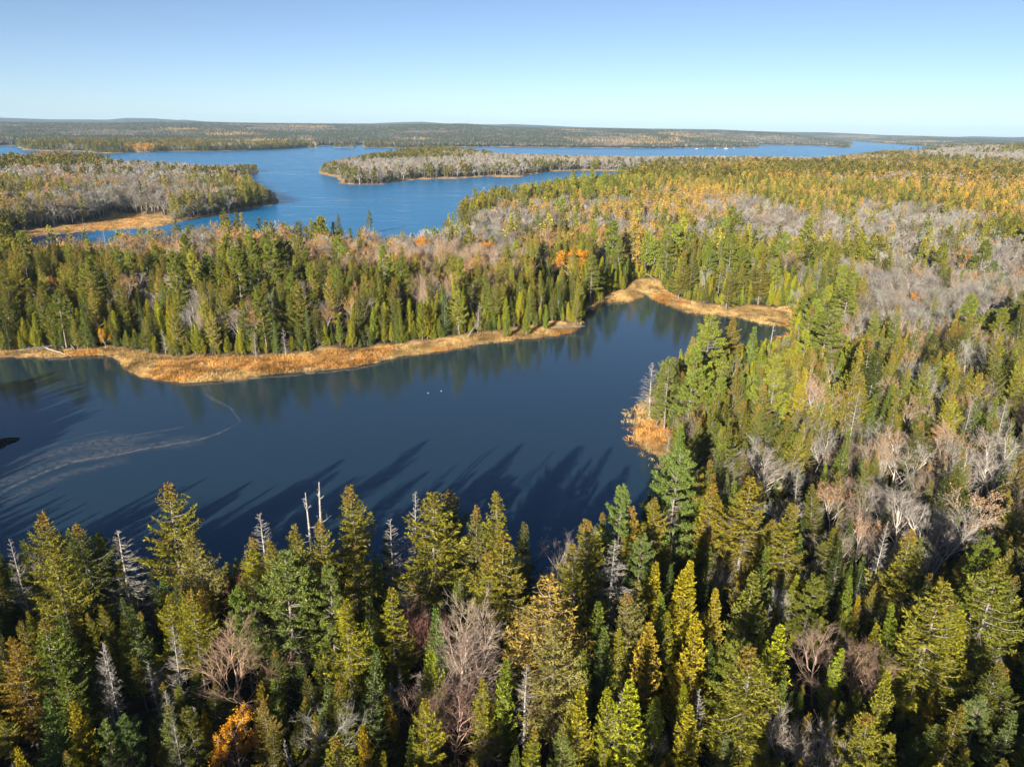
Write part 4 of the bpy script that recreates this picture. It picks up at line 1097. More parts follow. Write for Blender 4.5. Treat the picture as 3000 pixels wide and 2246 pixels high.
NAME = dict(spruce='spruce_tree', fir='fir_tree', cedar='cedar_tree', pine='pine_tree', larch='larch_tree', maple='bare_maple', birch='birch_tree', oak='autumn_tree', dead='dead_tree', snag='tree_snag')
CAT = dict(spruce='spruce tree', fir='fir tree', cedar='cedar tree', pine='pine tree', larch='larch tree', maple='bare tree', birch='birch tree', oak='autumn tree', dead='dead tree', snag='snag')
GROUP = dict(spruce='spruces around the cove', fir='firs around the cove', cedar='cedars around the cove', pine='pines around the cove', larch='golden larches', maple='leafless hardwoods',
             birch='birches with orange leaves', oak='trees in orange leaf', dead='standing dead conifers', snag='bare grey snags')
def plant(sp, xy, z, h, girth, tint, label, k, rz, lean=(0, 0)):
    pr = PROTO[(sp, 0)][k % len(PROTO[(sp, 0)])]
    e = bpy.data.objects.new(NAME[sp], None); link(e)
    e.empty_display_size = .5
    s = h / HEIGHT[sp]
    e.location = (xy[0], xy[1], z - .05)
    e.rotation_euler = (lean[0], lean[1], rz)
    e.scale = (s * girth, s * girth, s)
    tag(e, label, CAT[sp], GROUP[sp])
    for pn, me in pr['parts'].items():
        o = bpy.data.objects.new(pn, me); link(o, e)
        if tint is not None: o["tint"] = tuple(float(x) for x in tint)
    return e
marks = []
for i, t in enumerate(heroes):
    tint = t['tint'] if t['tint'] is not None else (.4, .36, .32)
    lean = (rng.normal() * .02, rng.normal() * .02)
    if 'leaning' in t['label'] or 'slanting' in t['label']: lean = (.0, .28)
    plant(t['sp'], t['xy'], t['z'], t['h'], t['girth'], tint, t['label'], i, rng.uniform(0, 6.28), lean)
    if t['mark']:
        q, _ = project(np.array([[*t['xy'], t['z'] + .6 * t['h']]]))
        marks.append((t['mark'], q[0]))
MARK_PX = np.array([m[1] for m in marks])
n_hero = {s: sum(1 for t in heroes if t['sp'] == s) for s in SPEC}
indiv = []
for k, s in enumerate(SPEC):
    c = np.where((si == k) & inframe & (lvl == 0))[0]
    c = c[np.argsort(-(hh[c] / r[c]))]
    indiv.append(c[:max(0, 295 - n_hero[s])])
single = np.zeros(len(P), bool); single[np.concatenate(indiv)] = True
ORD = ['nearest', 'second', 'third', 'fourth', 'fifth', 'sixth', 'seventh', 'eighth', 'ninth', 'tenth', 'eleventh', 'twelfth', 'thirteenth', 'fourteenth', 'fifteenth',
       'sixteenth', 'seventeenth', 'eighteenth', 'nineteenth', 'twentieth']
REL = {'l': 'left of', 'r': 'right of', 'u': 'behind', 'd': 'in front of'}
NOUN = dict(spruce='spruce', fir='fir', cedar='cedar', pine='pine', larch='larch', maple='bare tree', birch='orange birch', oak='orange tree', dead='dead conifer', snag='bare snag')
def hue(sp, t):
    if sp in ('dead', 'snag'): return 'grey'
    if sp == 'maple': return 'pale' if t[2] > .36 else ('grey' if t[2] > .23 else 'brown')
    if sp in ('birch', 'oak'): return 'orange'
    if sp == 'larch': return 'golden'
    if t[0] > t[1] * 1.12: return 'golden'
    if t[0] > t[1] * .98: return 'olive'
    if t[1] > .17: return 'bright green'
    if t[2] > t[1] * .5: return 'blue green'
    return 'dark green' if t[1] < .095 else 'green'
tints = [tuple(np.array(tint_for(SPEC[a], rng, b < 140)) * (.7 if b > 750 and a < 5 else 1.0)) for a, b in zip(si, r)]  # far conifers tinted darker, standing in for self-shadow their coarse crowns lack
buckets = {}
ids = np.where(single)[0]
for i in ids:
    v = (mid_px[i] - MARK_PX)
    o = np.argsort((v ** 2).sum(1))
    for mi in o[:12]:
        dx, dy = v[mi]
        rel = ('l' if dx < 0 else 'r') if abs(dx) > abs(dy) * .8 else ('u' if dy < 0 else 'd')
        b = buckets.setdefault((SPEC[si[i]], mi, rel), [])
        if len(b) < len(ORD): b.append((float((v[mi] ** 2).sum()), i)); break
for (sp, mi, rel), lst in sorted(buckets.items(), key=lambda kv: str(kv[0])):
    for o, (_, i) in zip(ORD, sorted(lst)):
        rel_h = hh[i] / HEIGHT[sp]
        size = 'tall' if rel_h > .95 else ('short' if rel_h < .6 else 'middling')
        lab = f"{o} {NOUN[sp]} {REL[rel]} {marks[mi][0]}, {size}, {hue(sp, tints[i])}"
        plant(sp, P[i], zz[i], hh[i], girth[i], tints[i] if sp not in DEADY else (.4, .36, .32), lab, int(rng.integers(0, 99)), rng.uniform(0, 6.28), (rng.normal() * .05, rng.normal() * .05))
print("single trees", len(ids), {s: int((si[ids] == k).sum()) for k, s in enumerate(SPEC)}, "rest", int((~single).sum()))

# ------------------------------------------------------------------ the rest of the wood: one mass per kind
def scatter(name, coll, P3, idx, rot, scl, tint, label):
    n = len(P3)
    me = bpy.data.meshes.new(name)
    me.vertices.add(n); me.vertices.foreach_set("co", np.asarray(P3, np.float32).ravel())
    def att(nm, ty, key, data):
        a = me.attributes.new(nm, ty, 'POINT'); a.data.foreach_set(key, np.ascontiguousarray(data).ravel())
    att("idx", 'INT', "value", np.asarray(idx, np.int32))
    att("rot", 'FLOAT_VECTOR', "vector", np.asarray(rot, np.float32))
    att("scl", 'FLOAT_VECTOR', "vector", np.asarray(scl, np.float32))
    t = np.ones((n, 4), np.float32); t[:, :3] = tint
    att("tint", 'FLOAT_COLOR', "color", t)
    o = link(bpy.data.objects.new(name, me))
    g = bpy.data.node_groups.new(name, 'GeometryNodeTree')
    g.interface.new_socket("Geometry", in_out='INPUT', socket_type='NodeSocketGeometry')
    g.interface.new_socket("Geometry", in_out='OUTPUT', socket_type='NodeSocketGeometry')
    N = g.nodes; L = g.links
    gi, go = N.new("NodeGroupInput"), N.new("NodeGroupOutput")
    ip = N.new("GeometryNodeInstanceOnPoints")
    ci = N.new("GeometryNodeCollectionInfo"); ci.inputs["Collection"].default_value = coll
    ci.inputs["Separate Children"].default_value = True; ci.inputs["Reset Children"].default_value = True
    def na(nm, ty):
        a = N.new("GeometryNodeInputNamedAttribute"); a.data_type = ty; a.inputs["Name"].default_value = nm; return a.outputs["Attribute"]
    L.new(gi.outputs[0], ip.inputs["Points"]); L.new(ci.outputs[0], ip.inputs["Instance"])
    ip.inputs["Pick Instance"].default_value = True
    L.new(na("idx", 'INT'), ip.inputs["Instance Index"])
    L.new(na("rot", 'FLOAT_VECTOR'), ip.inputs["Rotation"])
    L.new(na("scl", 'FLOAT_VECTOR'), ip.inputs["Scale"])
    L.new(ip.outputs[0], go.inputs[0])
    md = o.modifiers.new("scatter", 'NODES'); md.node_group = g
    return tag(o, label, kind="stuff")
WOOD = dict(spruce='spruce_woods', fir='fir_woods', cedar='cedar_woods', pine='pine_woods', larch='larch_woods', maple='bare_hardwood_woods', birch='birch_woods', oak='autumn_woods', dead='dead_conifer_woods', snag='snag_woods')
WLAB = dict(spruce='dark spruce woods running back to the lakes', fir='fir woods mixed through the slopes', cedar='yellow green cedars massed along the shores', pine='pines scattered through the woods',
            larch='golden larch stands in the far woods', maple='grey leafless hardwood stands across the country', birch='birches with orange leaves massed in the woods', oak='orange leaved trees scattered through the woods',
            dead='grey dead conifers scattered through the woods', snag='bare snags scattered through the woods')
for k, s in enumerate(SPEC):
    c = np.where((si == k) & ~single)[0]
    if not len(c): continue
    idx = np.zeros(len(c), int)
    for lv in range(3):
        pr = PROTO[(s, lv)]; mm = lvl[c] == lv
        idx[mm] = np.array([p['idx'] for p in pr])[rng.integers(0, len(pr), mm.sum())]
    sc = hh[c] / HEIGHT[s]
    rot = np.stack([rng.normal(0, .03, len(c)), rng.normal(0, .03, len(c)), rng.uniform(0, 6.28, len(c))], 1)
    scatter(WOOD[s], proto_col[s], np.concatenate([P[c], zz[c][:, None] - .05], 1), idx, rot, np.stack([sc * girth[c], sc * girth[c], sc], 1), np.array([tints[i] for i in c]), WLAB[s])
    print(s, len(c))
# distant woods: patches of small trees
grove_col = bpy.data.collections.new("grove_forms")
kinds = [('spruce', .8), ('maple', .85), ('mix', .5), ('mix', .3), ('larch', .5), ('mix', .7)]
for gi_, (kd, share) in enumerate(kinds):
    rg = R_(5000 + gi_)
    s = Soup()
    for t in range(46):
        x, y = rg.uniform(-19, 19, 2)
        conif = rg.random() < (share if kd != 'maple' else 1 - share)
        h = rg.uniform(8, 16) if conif else rg.uniform(8, 12)
        if conif:
            c = (.085, .098, .035) if kd != 'larch' or rg.random() < .4 else (.36, .22, .05)
            w0 = rg.uniform(1.5, 2.5)
            for j, (zb, zt, w) in enumerate(((.15, .62, 1), (.42, .85, .72), (.66, 1.0, .42))):
                th = np.arange(5) * 6.283 / 5 + rg.uniform(0, 6)
                V = np.concatenate([np.stack([x + np.cos(th) * w * w0 * rg.uniform(.7, 1.2, 5), y + np.sin(th) * w * w0 * rg.uniform(.7, 1.2, 5), np.full(5, zb * h) + rg.normal(0, .4, 5)], 1), [[x, y, zt * h]]])
                s.add(V, T=[(q, (q + 1) % 5, 5) for q in range(5)], C=(rg.uniform(.7, 1.3), 0 if c[0] < .2 else 1))
        else:
            n = 9
            a = rg.uniform(0, 6.28, n)
            D = unit(np.stack([np.cos(a) * .55, np.sin(a) * .55, np.ones(n)], 1))
            B = np.array([x, y, h * .25]) + D * rg.uniform(0, .2, n)[:, None] * h
            s.feathers(B, D, unit(np.cross(D, rg.normal(0, 1, D.shape))), h * rg.uniform(.5, .75, n), rg.uniform(1.0, 2.0, n), np.stack([rg.uniform(.7, 1.3, n), np.full(n, .62)], 1))
    o = bpy.data.objects.new(f"{gi_:02d}_grove", mesh_of("grove", [s], [None])); grove_col.objects.link(o)
m, n, l, b = mat_new("distant_foliage")
base, fac = tint_mix(n, l)
rp = n.new("ShaderNodeValToRGB"); l.new(fac, rp.inputs[0]); rp.color_ramp.interpolation = 'CONSTANT'
rp.color_ramp.elements[0].color = (.036, .044, .026, 1); rp.color_ramp.elements[1].position = .5; rp.color_ramp.elements[1].color = (.15, .125, .11, 1)
e3 = rp.color_ramp.elements.new(.9); e3.color = (.36, .22, .05, 1)
mm_ = n.new("ShaderNodeMix"); mm_.data_type = 'RGBA'; mm_.blend_type = 'MULTIPLY'; mm_.inputs["Factor"].default_value = 1
l.new(rp.outputs[0], mm_.inputs["A"]); l.new(base, mm_.inputs["B"])
l.new(mm_.outputs["Result"], b.inputs["Base Color"]); b.inputs["Roughness"].default_value = .9
for o in grove_col.objects: o.data.materials.clear(); o.data.materials.append(m)
G = jgrid(-5200, 5200, 1500, 7600, 29)
r_ = np.hypot(G[:, 0], G[:, 1]); a_ = np.abs(np.arctan2(G[:, 0], G[:, 1]))
G = G[(r_ > 2350) & (r_ < 7600) & (a_ < .73)]
dG = water_dist(G)
G = G[dG > 16]; dG = dG[dG > 16]
zG = height(G, dG)
cl = vnoise(G, 260, 31) * .6 + vnoise(G, 90, 32) * .4
gi_ = np.where(cl > .58, 0, np.where(cl < .40, 1, rng.choice([2, 3, 5], len(G))))
gi_ = np.where((vnoise(G, 330, 33) > .8) & (rng.random(len(G)) < .5), 4, gi_)
gi_ = np.where((dG < 60) & (rng.random(len(G)) < .7), 0, gi_)
sc = rng.uniform(.85, 1.2, len(G))
br = rng.uniform(.8, 1.25, (len(G), 1)) * rng.uniform(.93, 1.07, (len(G), 3))
scatter("distant_woods", grove_col, np.concatenate([G, zG[:, None] - .5], 1), gi_, np.stack([0 * sc, 0 * sc, rng.uniform(0, 6.28, len(G))], 1), np.stack([sc, sc, sc * rng.uniform(.8, 1.15, len(G))], 1), br, "mixed woods covering the far shores and ridges")
print("groves", len(G))

# ------------------------------------------------------------------ marsh grass
grass_col = bpy.data.collections.new("grass_forms")
M_GRASS = foliage_mat("dry_marsh_grass", (.3, .16, .05), .3, .7)
for k in range(5):
    rg = R_(7000 + k)
    s = Soup()
    nb = 26
    B = np.concatenate([rg.normal(0, .30, (nb, 2)), np.zeros((nb, 1))], 1)
    lay = rg.uniform(.1, 1.1, (nb, 1)) if k < 3 else rg.uniform(.6, 2.2, (nb, 1))
    az = rg.uniform(0, 6.28, nb)
    D = unit(np.concatenate([np.stack([np.cos(az), np.sin(az)], 1) * lay, np.ones((nb, 1))], 1))
    s.feathers(B, D, unit(np.cross(D, rg.normal(0, 1, D.shape))), rg.uniform(.35, .75, nb), rg.uniform(.035, .07, nb), np.stack([rg.uniform(.6, 1.25, nb), (rg.random(nb) < .3) * .6], 1))
    grass_col.objects.link(bpy.data.objects.new(f"{k:02d}_tuft", mesh_of("grass_tuft", [s], [M_GRASS])))
gp = []
for mi, mpoly in enumerate(MARSHES):
    lo, hi = mpoly.min(0) - 7, mpoly.max(0) + 7
    g = jgrid(lo[0], hi[0], lo[1], hi[1], (.62, .8, .6, 1.5)[mi])
    ds = sdist(g, mpoly)
    okm = ds > 0
    if mi == 2: okm = ((ds > 0) & (rng.random(len(g)) < sstep(-1, 5, ds) * .9 + .25)) | ((ds > -3.5) & (ds <= 0) & (rng.random(len(g)) < np.exp(ds / 1.3) * .3) & (g[:, 0] < 36))
    gp.append(g[okm])
g = jgrid(-150, 130, 150, 320, 1.1)
dw = water_dist(g)
gp.append(g[(dw > 0) & (dw < 3.0) & (np.hypot(g[:, 0], g[:, 1]) > 165)])
g = np.concatenate(gp)
gz = np.maximum(height(g), -.05)
bare = (vnoise(g, 3.2, 41) < .30) & (rng.random(len(g)) < .8)
g, gz = g[~bare], gz[~bare]
gs = rng.uniform(.6, 1.4, len(g)) * (.55 + .95 * vnoise(g, 5, 42))
col = np.array([.68, .47, .20]) * rng.uniform(.75, 1.2, (len(g), 1)) * (.4 + 1.0 * vnoise(g, 6, 43))[:, None] * np.where(vnoise(g, 2.3, 45)[:, None] < .34, .5, 1.0) * np.where(vnoise(g, 11, 44)[:, None] > .6, np.array([1.05, .82, .6]), np.array([1, 1, 1.]))
scatter("marsh_grass", grass_col, np.concatenate([g, gz[:, None]], 1), rng.integers(0, 5, len(g)), np.stack([0 * gs, 0 * gs, rng.uniform(0, 6.28, len(g))], 1), np.stack([gs * 1.15, gs * 1.15, gs], 1), col, "dry straw orange marsh grass fringing the cove")
print("grass", len(g))
# ------------------------------------------------------------------ driftwood, rock, birds
def wood_log(p, q, z0, z1, rad, label, stubs, seed):
    rg = R_(8000 + seed)
    a, b = np.array([*p, z0]), np.array([*q, z1])
    t = np.linspace(0, 1, 7)
    L = np.linalg.norm(b - a)
    P_ = a + (b - a) * t[:, None] + rg.normal(0, .012 * L, (7, 3)) * np.array([1, 1, .5]) * np.sin(t * math.pi)[:, None]
    e = bpy.data.objects.new("fallen_log", None); link(e); e.location = a
    tag(e, label, "log", "driftwood logs on the far bank")
    s = Soup(); s.tube(P_ - a, rad * (1 - .65 * t), 7, cap=True)
    link(bpy.data.objects.new("trunk", mesh_of("log_trunk", [s], [M_DEAD], True)), e)
    u = unit(b - a)
    # root plate
    s = Soup()
    for k in range(7):
        v = unit(np.cross(u, rg.normal(0, 1, 3)) - u * .3)
        ln = rad * rg.uniform(2, 4.5)
        s.tube(np.stack([np.zeros(3), v * ln * .6, v * ln - Z * .05]), np.array([rad * .45, rad * .25, .02]), 4)
    link(bpy.data.objects.new("roots", mesh_of("log_roots", [s], [M_DEAD])), e)
    for k in range(stubs):
        f = rg.uniform(.3, .95); v = unit(np.cross(u, rg.normal(0, 1, 3)) + u * .5); v[2] = abs(v[2])
        ln = rg.uniform(.5, 1.6)
        s = Soup(); c = P_[int(f * 6)] - a
        s.tube(np.stack([c, c + v * ln * .5, c + v * ln + Z * .1]), np.array([rad * .3, rad * .2, .02]), 4)
        link(bpy.data.objects.new("branch", mesh_of("log_branch", [s], [M_DEAD])), e)
LOGS = [((135, 1019), (212, 1045), 1.6, .15, .2, "long pale fallen log slanting to the water at the far bank's left end", 3),
    ((0, 1008), (48, 1016), .7, .5, .17, "pale log at the left edge of the far bank", 2),
    ((84, 1010), (128, 1005), .9, .8, .15, "short level log behind the long pale fallen log", 1),
    ((611, 1052), (664, 1066), .6, .3, .16, "grey log with stubs on the straw marsh, left one of a pair", 4),
    ((668, 1063), (728, 1052), .3, .5, .18, "grey log on the straw marsh, right one of a pair", 3),
    ((1365, 993), (1394, 952), .3, 3.6, .2, "leaning broken log propped on the marsh edge", 1),
    ((1000, 1040), (1048, 1049), .4, .3, .12, "thin pale log on the middle of the straw marsh", 1),
    ((1888, 797), (1934, 828), 2.6, .5, .2, "long bleached log leaning into the head of the cove", 1),
    ((1850, 841), (1912, 848), .4, .4, .16, "level bleached log across the head of the cove", 1),
    ((2045, 899), (2078, 895), .4, .4, .13, "pale log on the right straw marsh", 1),
    ((1965, 872), (1992, 880), .4, .4, .12, "small pale log on the curve of the right straw marsh", 0),
    ((205, 1005), (222, 1030), 1.5, .3, .14, "short slanting log right of the long pale fallen log", 1)]
for k, (a, b, z0, z1, rad, lab, st) in enumerate(LOGS):
    pa, pb = ground(*a, z0), ground(*b, z1)
    ha, hb = max(0, float(height(pa[None])[0])), max(0, float(height(pb[None])[0]))
    wood_log(pa, pb, max(z0, ha + rad * .5), max(z1, hb + rad * .4), rad, lab, st, k)
def fallen_tree(px, py, rz, s, label, k):
    p = ground(px, py, .5)
    e = plant('dead', p, max(.35, float(height(p[None])[0])) + .45, 13 * s, .62, (.4, .36, .32), label, k, 0)
    e.name = "fallen_tree"; e["category"] = "fallen tree"; e["group"] = "fallen dead trees at the water"
    e.rotation_euler = (0, math.radians(84), rz)
fallen_tree(1618, 962, -.15, .8, "bleached fallen tree reaching from the driftwood point into the cove", 1)
fallen_tree(1640, 936, -.55, .6, "second bleached fallen tree behind the driftwood point", 2)
fallen_tree(60, 1028, .2, .7, "brushy grey fallen tree at the far bank's left end", 3)
fallen_tree(185, 1022, 2.7, .6, "brushy pale fallen tree under the long fallen log", 0)
fallen_tree(770, 905, 4.9, .6, "grey fallen tree in the green edge of the far bank", 2)
M_ROCK = bark_mat("wet_dark_rock", (.006, .006, .006), (.03, .024, .018), 2.5)
def rock(px, py, sx, sy, sz, rz, label, seed):
    rg = R_(8100 + seed)
    p = ground(px, py)
    nu, nv = 16, 9
    V = []
    for j in range(nv):
        for i in range(nu):
            a, b = 2 * math.pi * i / nu, math.pi * (j / (nv - 1) - .5)
            V.append((math.cos(a) * math.cos(b), math.sin(a) * math.cos(b), math.sin(b)))
    V = np.array(V)
    n = .75 + .5 * vnoise(V[:, :2] * 2 + seed, .9, 3) + .25 * vnoise(V[:, 1:] * 5 + seed, 1.0, 4)
    V = V * n[:, None] * np.array([sx, sy, sz])
    Q = [(j * nu + i, j * nu + (i + 1) % nu, (j + 1) * nu + (i + 1) % nu, (j + 1) * nu + i) for j in range(nv - 1) for i in range(nu)]
    s = Soup(); s.add(V, Q=Q)
    o = link(bpy.data.objects.new("rock", mesh_of("rock", [s], [M_ROCK], True)))
    o.location = (p[0], p[1], sz * .1); o.rotation_euler = (0, 0, rz)
    tag(o, label, "rock", "dark wet rocks by the left edge")
rock(22, 1292, 1.6, .7, .55, .5, "black wet rock in the shaded water at the left edge, right one", 1)
rock(-8, 1303, 1.5, .9, .6, .2, "black wet rock in the shaded water at the left edge, left one", 2)
M_WHITE, _n, _l, _b = mat_new("white_paint"); _b.inputs["Base Color"].default_value = (.8, .8, .78, 1); _b.inputs["Roughness"].default_value = .5
M_ROOF, _n, _l, _b = mat_new("dark_shingle"); _b.inputs["Base Color"].default_value = (.10, .09, .09, 1); _b.inputs["Roughness"].default_value = .9
M_GLASS, _n, _l, _b = mat_new("window_glass"); _b.inputs["Base Color"].default_value = (.03, .04, .05, 1); _b.inputs["Roughness"].default_value = .1
M_BEAK, _n, _l, _b = mat_new("grey_wing"); _b.inputs["Base Color"].default_value = (.35, .36, .38, 1)
def gull(px, py, rz, label):
    p = ground(px, py)
    e = bpy.data.objects.new("gull", None); link(e); e.scale = (.55, .55, .55); e.location = (p[0], p[1], 0); e.rotation_euler = (0, 0, rz)
    tag(e, label, "bird", "white gulls on the cove")
    s = Soup()
    s.tube(np.array([(-.30, 0, .13), (-.2, 0, .11), (-.05, 0, .09), (.1, 0, .10), (.18, 0, .16), (.21, 0, .24), (.24, 0, .29), (.29, 0, .29), (.36, 0, .275)]),
           np.array([.012, .06, .105, .10, .06, .04, .055, .04, .008]), 10)
    link(bpy.data.objects.new("body", mesh_of("gull_body", [s], [M_WHITE], True)), e)
    for sd_ in (-1, 1):
        s = Soup(); s.tube(np.array([(.08, .085 * sd_, .14), (-.1, .1 * sd_, .15), (-.28, .05 * sd_, .15), (-.38, .02 * sd_, .16)]), np.array([.03, .05, .035, .006]), 6)
        link(bpy.data.objects.new("wing", mesh_of("gull_wing", [s], [M_BEAK], True)), e)
gull(1254, 1152, .4, "left one of two white gulls floating on the cove")
gull(1293, 1146, 2.6, "right one of two white gulls floating on the cove")
# ------------------------------------------------------------------ far things: house, boats, mast
def boxs(s, x0, x1, y0, y1, z0, z1):
    V = [(x, y, z) for z in (z0, z1) for y in (y0, y1) for x in (x0, x1)]
    s.add(V, Q=[(0, 2, 3, 1), (4, 5, 7, 6), (0, 1, 5, 4), (2, 6, 7, 3), (0, 4, 6, 2), (1, 3, 7, 5)])
def piece(name, s, mat, parent): return link(bpy.data.objects.new(name, mesh_of(name, [s], [mat])), parent)
def house(px, py, label):
    p = ground(px, py); z = float(height(p[None])[0])
    e = bpy.data.objects.new("house", None); link(e); e.location = (p[0], p[1], max(z, 1) + 9.0); e.rotation_euler = (0, 0, .25)
    tag(e, label, "house")
    s = Soup(); boxs(s, -8, 8, -4.5, 4.5, -10, 5.5)
    s.add([(-8, -4.5, 5.5), (-8, 4.5, 5.5), (-8, 0, 9), (8, -4.5, 5.5), (8, 4.5, 5.5), (8, 0, 9)], T=[(0, 2, 1), (3, 4, 5)])
    piece("wall", s, M_WHITE, e)
    s = Soup(); s.add([(-8.5, -5.2, 5.2), (8.5, -5.2, 5.2), (8.5, 0, 9.3), (-8.5, 0, 9.3), (-8.5, 5.2, 5.2), (8.5, 5.2, 5.2)], Q=[(0, 1, 2, 3), (3, 2, 5, 4)])
    rf = piece("roof", s, M_ROOF, e)
    s = Soup(); boxs(s, 3, 4.2, .5, 1.7, 7, 10.8); piece("chimney", s, M_ROOF, rf)
    for x in (-6, -3, 3, 6):
        for zz_ in (.8, 3.4):
            s = Soup(); boxs(s, x - .55, x + .55, -4.56, -4.4, zz_, zz_ + 1.5); piece("window", s, M_GLASS, e)
    s = Soup(); boxs(s, -.6, .6, -4.56, -4.4, 0, 2.2); piece("door", s, M_ROOF, e)
house(2183, 426, "white house with a dark roof on the wooded far shore")
def boat(px, py, rz, L, label, sail=False):
    p = ground(px, py)
    e = bpy.data.objects.new("boat", None); link(e); e.location = (p[0], p[1], -.06); e.rotation_euler = (0, 0, rz)
    tag(e, label, "boat", "white boats moored on the far water")
    s = Soup(); x = np.array([-.5, -.2, .2, .42, .5]) * L; w = np.array([.14, .17, .15, .07, .005]) * L
    V = np.concatenate([np.stack([x, w, np.full(5, .11 * L)], 1), np.stack([x, -w, np.full(5, .11 * L)], 1), np.stack([x * .92, 0 * x, np.full(5, -.04 * L)], 1)])
    s.add(V, Q=[(i, i + 1, i + 11, i + 10) for i in range(4)] + [(i + 5, i + 10, i + 11, i + 6) for i in range(4)] + [(i, i + 5, i + 6, i + 1) for i in range(4)])
    piece("hull", s, M_WHITE, e)
    s = Soup(); boxs(s, -.12 * L, .18 * L, -.09 * L, .09 * L, .11 * L, .26 * L); c = piece("cabin", s, M_WHITE, e)
    s = Soup(); boxs(s, .181 * L, .19 * L, -.07 * L, .07 * L, .17 * L, .24 * L); piece("window", s, M_GLASS, c)
    if sail:
        s = Soup(); s.tube(np.array([(.05 * L, 0, .1 * L), (.05 * L, 0, 1.2 * L)]), np.array([.012 * L, .006 * L]), 6); piece("mast", s, M_WHITE, e)
boat(2041, 437, .3, 11, "white moored boat at the left of the far right water")
boat(2060, 436, 1.1, 9, "small white boat right beside the leftmost moored boat")
boat(2127, 437, .1, 14, "largest white moored boat, off the white house", True)
boat(2150, 436, .8, 9, "small white boat right of the largest moored boat")
boat(2095, 435, 2.0, 8, "small white boat between the moored pairs")
M_STEEL, _n, _l, _b = mat_new("galvanised_steel"); _b.inputs["Base Color"].default_value = (.25, .25, .26, 1); _b.inputs["Metallic"].default_value = .6
def radio_mast(px, py, D):
    v = (px - 1500) * RIGHT - (py - 1123) * UP + F_PX * FWD
    p = v[:2] / np.hypot(v[0], v[1]) * D
    z = float(height(p[None])[0])
    e = bpy.data.objects.new("radio_mast", None); link(e); e.location = (p[0], p[1], z)
    tag(e, "thin steel radio mast on the wooded skyline", "mast")
    H_ = 62
    for k in range(3):
        a = k * 2.094
        s = Soup(); s.tube(np.array([(math.cos(a) * 2.2, math.sin(a) * 2.2, 0), (math.cos(a) * .5, math.sin(a) * .5, H_)]), np.array([.22, .12]), 5); piece("leg", s, M_STEEL, e)
    s = Soup()
    for j in range(16):
        z0, z1 = H_ * j / 16, H_ * (j + 1) / 16
        r0_, r1_ = 2.2 - 1.7 * j / 16, 2.2 - 1.7 * (j + 1) / 16
        for k in range(3):
            a, b = k * 2.094, (k + 1) * 2.094
            s.tube(np.array([(math.cos(a) * r0_, math.sin(a) * r0_, z0), (math.cos(b) * r1_, math.sin(b) * r1_, z1)]), np.array([.07, .07]), 3)
    piece("bracing", s, M_STEEL, e)
    s = Soup(); s.tube(np.array([(0, 0, H_), (0, 0, H_ + 7)]), np.array([.12, .05]), 5); piece("antenna", s, M_STEEL, e)
radio_mast(1371, 370, 4300)
# ------------------------------------------------------------------ foam drifting on the cove
mf, n, l, b = mat_new("foam_film")
b.inputs["Base Color"].default_value = (.55, .48, .42, 1); b.inputs["Roughness"].default_value = .8
tc = n.new("ShaderNodeTexCoord")
nz = n.new("ShaderNodeTexNoise"); nz.inputs["Scale"].default_value = .9; nz.inputs["Detail"].default_value = 8; nz.inputs["Roughness"].default_value = .7
l.new(tc.outputs["Object"], nz.inputs[0])
cvc = n.new("ShaderNodeVertexColor"); cvc.layer_name = "col"
sp_ = n.new("ShaderNodeSeparateColor"); l.new(cvc.outputs[0], sp_.inputs[0])
mr = n.new("ShaderNodeMapRange"); mr.inputs["From Min"].default_value = .38; mr.inputs["From Max"].default_value = .74; mr.inputs["To Max"].default_value = .8
l.new(nz.outputs[0], mr.inputs["Value"])
mu = n.new("ShaderNodeMath"); mu.operation = 'MULTIPLY'; l.new(mr.outputs[0], mu.inputs[0]); l.new(sp_.outputs[0], mu.inputs[1])
trn = n.new("ShaderNodeBsdfTransparent"); mxs = n.new("ShaderNodeMixShader")
l.new(mu.outputs[0], mxs.inputs[0]); l.new(trn.outputs[0], mxs.inputs[1]); l.new(b.outputs[0], mxs.inputs[2]); l.new(mxs.outputs[0], n["Material Output"].inputs[0])
foam = Soup()
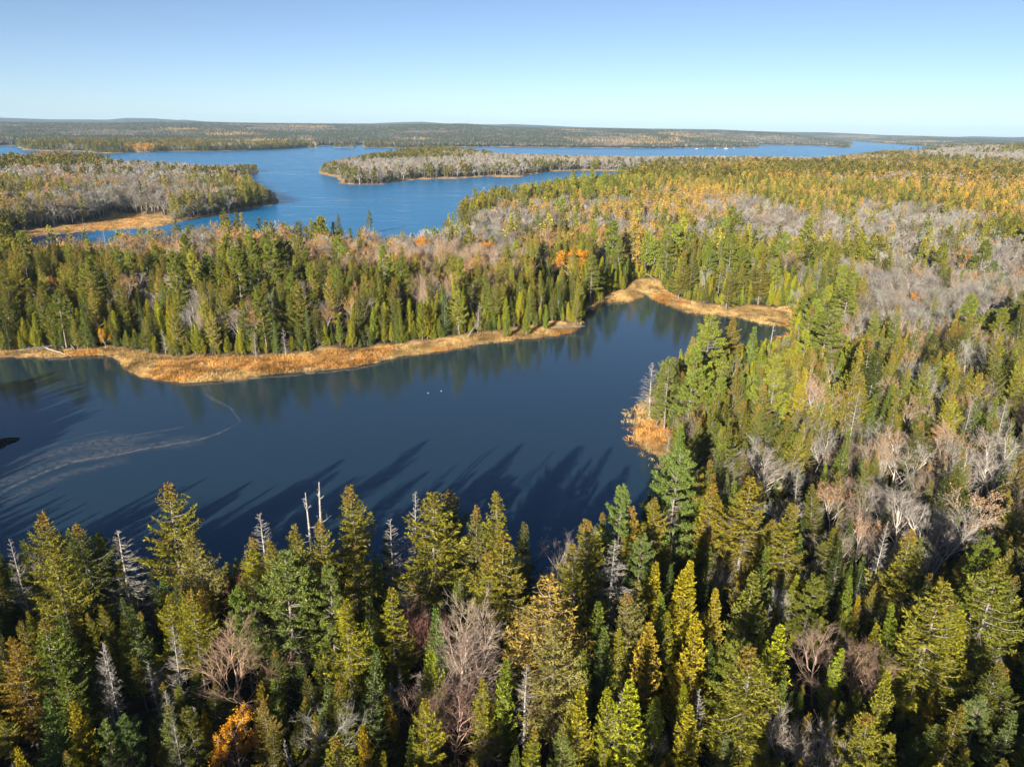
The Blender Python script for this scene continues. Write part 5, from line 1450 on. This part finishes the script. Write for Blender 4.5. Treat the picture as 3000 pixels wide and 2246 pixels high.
def ribbon(pts, w, op, seed, z):
    rg = R_(8200 + seed)
    C_ = np.array([ground(*p) for p in pts])
    t = np.concatenate([[0], np.cumsum(np.hypot(*np.diff(C_, axis=0).T))])
    u = np.linspace(0, t[-1], max(24, int(t[-1] / 1.2)))
    X = np.stack([np.interp(u, t, C_[:, 0]), np.interp(u, t, C_[:, 1])], 1)
    for _ in range(8): X[1:-1] = (X[:-2] + 2 * X[1:-1] + X[2:]) / 4
    X = X + (np.stack([vnoise(X, 4, seed), vnoise(X, 4, seed + 50)], 1) - .5) * 1.2
    T = np.gradient(X, axis=0); T /= np.linalg.norm(T, axis=1, keepdims=True)
    Nn = np.stack([-T[:, 1], T[:, 0]], 1)
    ww = w * (.35 + 1.3 * vnoise(X, 7, seed + 9))
    k = 5
    offs = np.linspace(-1, 1, k)
    V = np.concatenate([np.concatenate([X + Nn * (ww * o_)[:, None], np.full((len(X), 1), z)], 1) for o_ in offs])
    fade = np.sin(np.linspace(.05, math.pi - .05, len(X))) ** .4
    C2 = np.concatenate([np.stack([op * fade * (1 - abs(o_)) ** .7, 0 * fade], 1) for o_ in offs])
    m_ = len(X)
    foam.add(V, Q=[(j * m_ + i, j * m_ + i + 1, (j + 1) * m_ + i + 1, (j + 1) * m_ + i) for j in range(k - 1) for i in range(m_ - 1)], C=C2)
ribbon([(700, 1236), (668, 1258), (600, 1280), (540, 1296), (470, 1308), (400, 1318), (330, 1330), (250, 1345), (170, 1366), (90, 1395), (20, 1432), (-60, 1480)], .5, .5, 1, .012)
ribbon([(600, 1282), (480, 1304), (380, 1318), (280, 1332), (180, 1352), (90, 1380), (0, 1416), (-80, 1455)], 2.8, .26, 2, .018)
ribbon([(585, 1126), (604, 1152), (640, 1180), (684, 1202), (704, 1222), (700, 1238)], .45, .3, 3, .024)
ribbon([(480, 1275), (380, 1292), (300, 1300), (220, 1312), (130, 1334), (50, 1362), (-40, 1398)], 3.4, .23, 5, .030)
ribbon([(380, 1345), (300, 1362), (220, 1382), (140, 1410), (60, 1446), (-20, 1490)], 2.8, .22, 6, .036)
ribbon([(540, 1250), (500, 1262), (450, 1262), (420, 1272), (350, 1284), (250, 1296)], .7, .22, 4, .042)
ribbon([(330, 1262), (270, 1268), (200, 1290), (120, 1312), (40, 1345)], .6, .2, 8, .048)
ribbon([(620, 1125), (760, 1108), (900, 1096), (1000, 1087), (1090, 1073), (1160, 1055)], .45, .6, 7, .030)
o = link(bpy.data.objects.new("foam_film", mesh_of("foam_film", [foam], [mf])))
tag(o, "pale foam streaks swirling on the cove", kind="stuff")
# ------------------------------------------------------------------ haze
hz = Soup(); boxs(hz, -14600, 14600, -14600, 14600, -4.5, 200)
mh = bpy.data.materials.new("thin_haze"); mh.use_nodes = True
n, l = mh.node_tree.nodes, mh.node_tree.links
n.remove(n["Principled BSDF"])
pv = n.new("ShaderNodeVolumePrincipled")
pv.inputs["Color"].default_value = (.50, .75, 1, 1); pv.inputs["Density"].default_value = 5.0e-5; pv.inputs["Anisotropy"].default_value = 0
l.new(pv.outputs[0], n["Material Output"].inputs["Volume"])
o = link(bpy.data.objects.new("haze", mesh_of("haze", [hz], [mh]))); tag(o, "thin bluish air haze", kind="stuff")
